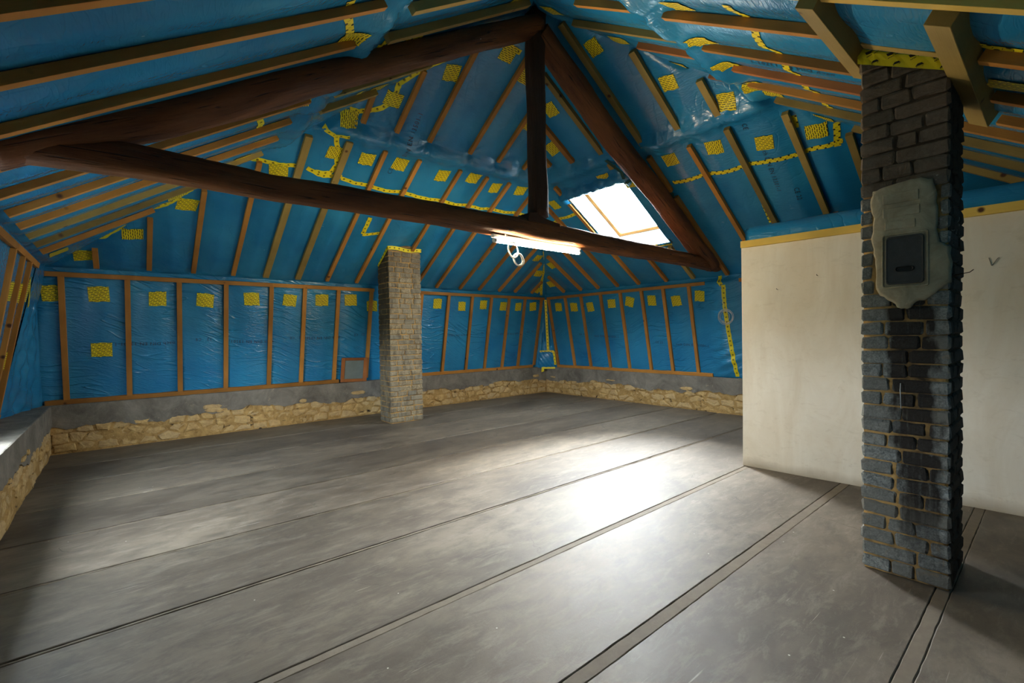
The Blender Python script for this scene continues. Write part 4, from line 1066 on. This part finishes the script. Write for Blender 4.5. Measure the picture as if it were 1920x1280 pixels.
# ------------------------------------------------------------------ partition enclosure
def enclosure():
    t = empty('partition_wall', (5.36, .8, 0), label='cream plastered partition with a yellow timber head rail behind the near chimney', category='partition')
    A = Vector((5.26, 2.285, 0)); B = Vector((5.455, -.60, 0)); d = (B - A).normalized(); nin = Vector((-d.y, d.x, 0)) * -1  # towards +X
    if nin.x < 0: nin = -nin
    L = (B - A).length; zt = 2.475
    V = []; F = []; n = 60; m = 24
    for j in range(m + 1):
        for i in range(n + 1):
            p = A + d * (L * i / n); o = .004 * math.sin(i * .37 + j * .2) + rnd.uniform(-.0008, .0008)
            V.append((p.x + nin.x * o, p.y + nin.y * o, zt * j / m))
    for j in range(m):
        for i in range(n): q = j * (n + 1) + i; F.append((q, q + 1, q + n + 2, q + n + 1))
    # return end, back and top as a solid
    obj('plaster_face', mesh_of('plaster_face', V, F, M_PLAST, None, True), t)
    C = A + nin * .11; D = B + nin * .11; e = .003
    Vb = [A + nin * e * 2, B + nin * e * 2, D, C]; Vb = [(p.x, p.y, 0) for p in Vb] + [(p.x, p.y, zt - .002) for p in Vb]
    obj('wall_core', mesh_of('wall_core', Vb, [(0, 1, 2, 3), (7, 6, 5, 4), (0, 4, 5, 1), (1, 5, 6, 2), (2, 6, 7, 3), (3, 7, 4, 0)], M_PLAST), t)
    # side return towards the outer wall
    box_obj('return_wall', (5.37, 2.18, 0), (8.04, 2.285, zt - .002), M_PLAST, t, .004)
    # head rail on the face
    for s0, s1 in ((0.0, 1.52), (1.52, L)):
        c = A + d * ((s0 + s1) / 2) - nin * .012; M = frame_matrix((c.x, c.y, zt - .036), tuple(nin), tuple(d), (0, 0, 1), .045, s1 - s0 - .004, .072)
        obj('head_rail', batten_mesh(M_YPINE), t, M, label='yellow treated timber head rail')
    # nails and the pencilled V
    for s, z in ((.72, 2.03), (.36, 1.92)):
        p = A + d * s; tube3('nail', [(p.x + .01, p.y, z), (p.x - .03, p.y, z + .002), (p.x - .034, p.y, z + .012)], .003, M_NAIL, t)
    p = A + d * 1.93
    P = [(A + d * (1.905)), (A + d * 1.92), (A + d * 1.955)]
    tube3('pencil_mark', [(P[0].x - .004, P[0].y, 2.055), (P[1].x - .004, P[1].y, 1.99), (P[2].x - .004, P[2].y, 2.045), (P[2].x - .004, P[2].y - .01, 2.05)], .0022, M_NAIL, t, 4)
    return t, A, d, nin, L, zt
part, PA, PD, PN, PL, PZ = enclosure()
def film_roll():
    """puffy blue film lid lying on the partition"""
    V = []; F = []; UVs = []; n = 70
    prof = [(.0, .0), (-.01, .05), (.005, .11), (.04, .15), (.10, .165), (.5, .16), (1.2, .15), (1.9, .14), (1.95, .0)]
    K = len(prof)
    for i in range(n + 1):
        s = .04 + (PL - .06) * i / n; p = PA + PD * s; end = min(1, i / 3) ** .5
        for k, (o, z) in enumerate(prof):
            w = .008 * math.sin(i * .23 + k) + .005 * math.sin(i * .61 + 2 * k) + .003 * math.sin(i * 1.7 + k * k)
            V.append((p.x + PN.x * (o + w), p.y + PN.y * (o + w), PZ + .004 + z * (.9 + .1 * end) + (w * .6 if k in (2, 3, 4, 5, 6) else 0))); UVs.append((s, o + z))
    for i in range(n):
        for k in range(K - 1): q = i * K + k; F.append((q, q + 1, q + K + 1, q + K))
    F.append(tuple(range(K))); F.append(tuple(n * K + k for k in range(K))[::-1])
    o = obj('film_cover', mesh_of('film_cover', V, F, M_FILM_R, UVs, True)); o['category'] = 'sheeting'; o['label'] = 'bulky blue film cover lying on top of the cream partition'
film_roll()

# ------------------------------------------------------------------ roof truss
def log(name, pts, ry, rz, mat, parent, sq=2.0, rough=.006, k=22, seed=1, step=.06, **kw):
    """swept timber; pts list of (point, scale)"""
    r = random.Random(seed); P = []; S = []
    for (a, sa), (b, sb) in zip(pts[:-1], pts[1:]):
        a = Vector(a); b = Vector(b); m = max(1, int((b - a).length / step))
        for i in range(m): P.append(a.lerp(b, i / m)); S.append(sa + (sb - sa) * i / m)
    P.append(Vector(pts[-1][0])); S.append(pts[-1][1])
    n = len(P); V = []; F = []; UVs = []; d = 0; ph = [r.random() * 6.28 for _ in range(8)]
    ax = (P[-1] - P[0]).normalized(); side = Vector((0, 1, 0)) if abs(ax.y) < .8 else Vector((1, 0, 0)); up = ax.cross(side).normalized(); side = up.cross(ax).normalized()
    ridg = [r.uniform(-1, 1) for _ in range(k)]
    for i, p in enumerate(P):
        if i: d += (p - P[i - 1]).length
        for q in range(k + 1):
            a = 2 * math.pi * (q % k) / k; ca, sa = math.cos(a), math.sin(a)
            f = (abs(ca) ** sq + abs(sa) ** sq) ** (-1 / sq)
            w = 1 + .04 * math.sin(2 * a + d * 1.1 + ph[0]) + .03 * math.sin(3 * a - d * 2.3 + ph[1])
            o = rough * (ridg[q % k] * .9 + .8 * math.sin(d * 7 + ph[2] + 5 * a) + r.uniform(-.5, .5))
            V.append(p + side * (ca * (f * ry * S[i] * w + o)) + up * (sa * (f * rz * S[i] * w + o))); UVs.append((d, q / k * 2 * math.pi * max(ry, rz)))
    for i in range(n - 1):
        for q in range(k): a = i * (k + 1) + q; F.append((a, a + 1, a + k + 2, a + k + 1))
    F.append(tuple(range(k))[::-1]); F.append(tuple((n - 1) * (k + 1) + q for q in range(k)))
    return obj(name, mesh_of(name, V, F, mat, UVs, True), parent, **kw)
YT = 3.80
truss = empty('roof_truss', (3.67, YT, 2.63), label='old dark timber king-post truss spanning the attic under the film ceiling', category='truss')
log('tie_beam', [((-.80, YT, 2.60), 1.1), ((0.1, YT, 2.635), 1.05), ((.85, YT, 2.612), .92), ((2.2, YT, 2.637), .97), ((3.54, YT, 2.635), 1.1), ((5.57, YT, 2.63), 1.1), ((6.8, YT, 2.615), 1.0), ((7.82, YT, 2.59), .85)], .090, .096, M_OLD, truss, 4.0, .004, seed=2)
log('principal_rafter', [((-.55, YT, 2.56), 1.15), ((.23, YT, 2.947), 1.15), ((.53, YT, 3.114), 1.12), ((1.09, YT, 3.46), 1.05), ((1.70, YT, 3.82), 1.0), ((2.58, YT, 4.33), 1.0), ((3.30, YT, 4.75), 1.08), ((3.62, YT, 4.93), 1.1)], .112, .108, M_OLD, truss, 2.4, .005, seed=3)
log('principal_rafter', [((3.66, YT, 4.86), .95), ((4.28, YT, 4.474), 1.0), ((5.05, YT, 3.98), 1.02), ((6.01, YT, 3.487), 1.05), ((7.19, YT, 2.80), 1.05), ((7.62, YT, 2.60), 1.0)], .135, .130, M_OLD, truss, 2.1, .005, seed=4)
log('king_post', [((3.60, YT - .02, 2.80), 1.15), ((3.60, YT - .02, 3.1), 1.05), ((3.60, YT, 3.74), .97), ((3.60, YT, 4.6), 1.0), ((3.62, YT, 5.08), 1.08)], .085, .095, M_KING, truss, 4.0, .004, seed=5)
# cradle block under the king post
def cradle():
    z = 2.745; V = []; prof = [(-.22, 0), (-.20, .06), (-.09, .075), (.02, .03), (.16, .012), (.26, .0)]
    for y in (YT - .10, YT + .09):
        for (x, h) in prof: V.append((3.60 + x, y, z + h))
        for (x, h) in prof: V.append((3.60 + x, y, z - .03))
    n = len(prof); F = []
    for i in range(n - 1):
        F.append((i, i + 1, n + i + 1, n + i)); F.append((2 * n + i, 3 * n + i, 3 * n + i + 1, 2 * n + i + 1)); F.append((i, 2 * n + i, 2 * n + i + 1, i + 1))
    F.append((0, n, 3 * n, 2 * n)); F.append((n - 1, 2 * n - 1, 4 * n - 1, 3 * n - 1)[::-1]); F.append(tuple([n, 2 * n - 1, 4 * n - 1, 3 * n]))
    obj('cradle_block', mesh_of('cradle_block', V, F, M_KING), truss)
cradle()

# ------------------------------------------------------------------ fluorescent lamp
lamp = empty('fluorescent_lamp', (3.6, YT - .04, 2.50), label='lit fluorescent batten lamp fixed under the tie beam', category='lamp')
zb = 2.488
box_obj('lamp_housing', (2.93, YT - .055, zb + .004), (4.27, YT - .010, zb + .040), M_WHITE, lamp, .005)
def cyl(name, a, b, r, mat, parent, k=20, **kw): return tube3(name, [Vector(a).lerp(Vector(b), t / 6) for t in range(7)], r, mat, parent, k, **kw)
cyl('lamp_tube', (2.965, YT - .045, zb - .028), (4.235, YT - .045, zb - .028), .019, M_TUBE, lamp, label='glowing white tube')
for x in (2.955, 4.245): cyl('end_cap', (x - .014, YT - .045, zb - .026), (x + .014, YT - .045, zb - .026), .024, M_WHITE, lamp)
for x in (3.1, 4.1): box_obj('lamp_bracket', (x - .015, YT - .06, zb + .02), (x + .015, YT - .01, zb + .07), M_WHITE, lamp, .003)
# hanging coil of white cable
coil = empty('cable_coil', (3.20, YT - .05, 2.40), label='looped coil of white cable hanging below the lit lamp', category='cable')
def loop(c, rx, rz, n, jit, tilt=0.2):
    return [(c[0] + rx * math.sin(t), c[1] + tilt * rx * math.cos(t), c[2] + rz * math.cos(t) + jit * math.sin(3 * t)) for t in [2 * math.pi * i / n for i in range(n + 1)]]
for i, (dx, dz, rx, rz) in enumerate(((0, 0, .062, .085), (-.008, -.012, .068, .082))):
    tube3('cable_loop', loop((3.165 + dx, YT - .088 - .012 * i, 2.385 + dz), rx, rz, 28, .004), .0065, M_WHITE, coil)
for i, (dx, dz, rx, rz) in enumerate(((0, 0, .062, .064), (.006, -.004, .067, .066))):
    tube3('cable_loop', loop((3.225 + dx, YT - .092 - .012 * i, 2.285 + dz), rx, rz, 28, .004), .0065, M_WHITE, coil)

# ------------------------------------------------------------------ loose things
# wire coil on the tape at the right of the stone wall's film
free_strip('tape_strip', [tuple(plane_pt('KB', 4.05 - .38 * i / 6, -.035, .075)) for i in range(7)], (0, 0, 1), .04, M_TAPE, walls['KB'])
free_strip('tape_strip', [tuple(plane_pt('KB', 4.12 - .03 * i, .0 - .035 * i, .085)) for i in range(4)], (0, 1, .4), .06, M_TAPE, walls['KB'])
wc = empty('wire_coil', tuple(plane_pt('KB', 3.77, 1.14, .12)), label='coil of thin grey wire hanging on the yellow tape beside the partition', category='wire')
for i, (r_, du, dv) in enumerate(((.13, 0, 0), (.122, .012, .008), (.105, -.01, -.008), (.128, .006, -.014), (.09, 0.02, .01))):
    pts = [tuple(plane_pt('KB', 3.76 + du + r_ * math.sin(t), 1.13 + dv + r_ * math.cos(t), .125 + .012 * i * .5)) for t in [2 * math.pi * q / 40 for q in range(41)]]
    tube3('wire_loop', pts, .0035, M_STEEL, wc, 5)
tube3('wire_loop', [tuple(plane_pt('KB', 3.80, 1.62, .12)), tuple(plane_pt('KB', 3.80, 1.45, .13)), tuple(plane_pt('KB', 3.76, 1.26, .13))], .0035, M_STEEL, wc, 5)
# old window sash leaning on the studs
sash = empty('old_sash', (3.28, 8.50, .66), label='small old wooden sash with dusty glass leaning on the studs left of the far chimney', category='window sash')
sw, sh, st = .49, .45, .035
M0 = Matrix.Translation((3.055, 8.495, .662)) @ Matrix.Rotation(math.radians(7), 4, 'X') @ Matrix.Rotation(math.radians(2), 4, 'Y')
def sash_bar(name, x0, x1, z0, z1, mat=M_REDW, y0=0, y1=st):
    s = (x1 - x0, y1 - y0, z1 - z0); me = bm_mesh(chamfer_box(0, 0, .004 if mat is not M_DUSTY else .001, s), name, mat)
    obj(name, me, sash, M0 @ frame_matrix(((x0 + x1) / 2, (y0 + y1) / 2, (z0 + z1) / 2), (1, 0, 0), (0, 1, 0), (0, 0, 1), *s))
sash_bar('stile', 0, .06, 0, sh); sash_bar('stile', sw - .075, sw, 0, sh); sash_bar('sash_rail', .06, sw - .075, 0, .055); sash_bar('sash_rail', .06, sw - .075, sh - .05, sh)
sash_bar('pane', .058, sw - .073, .053, sh - .048, M_DUSTY, .014, .018)
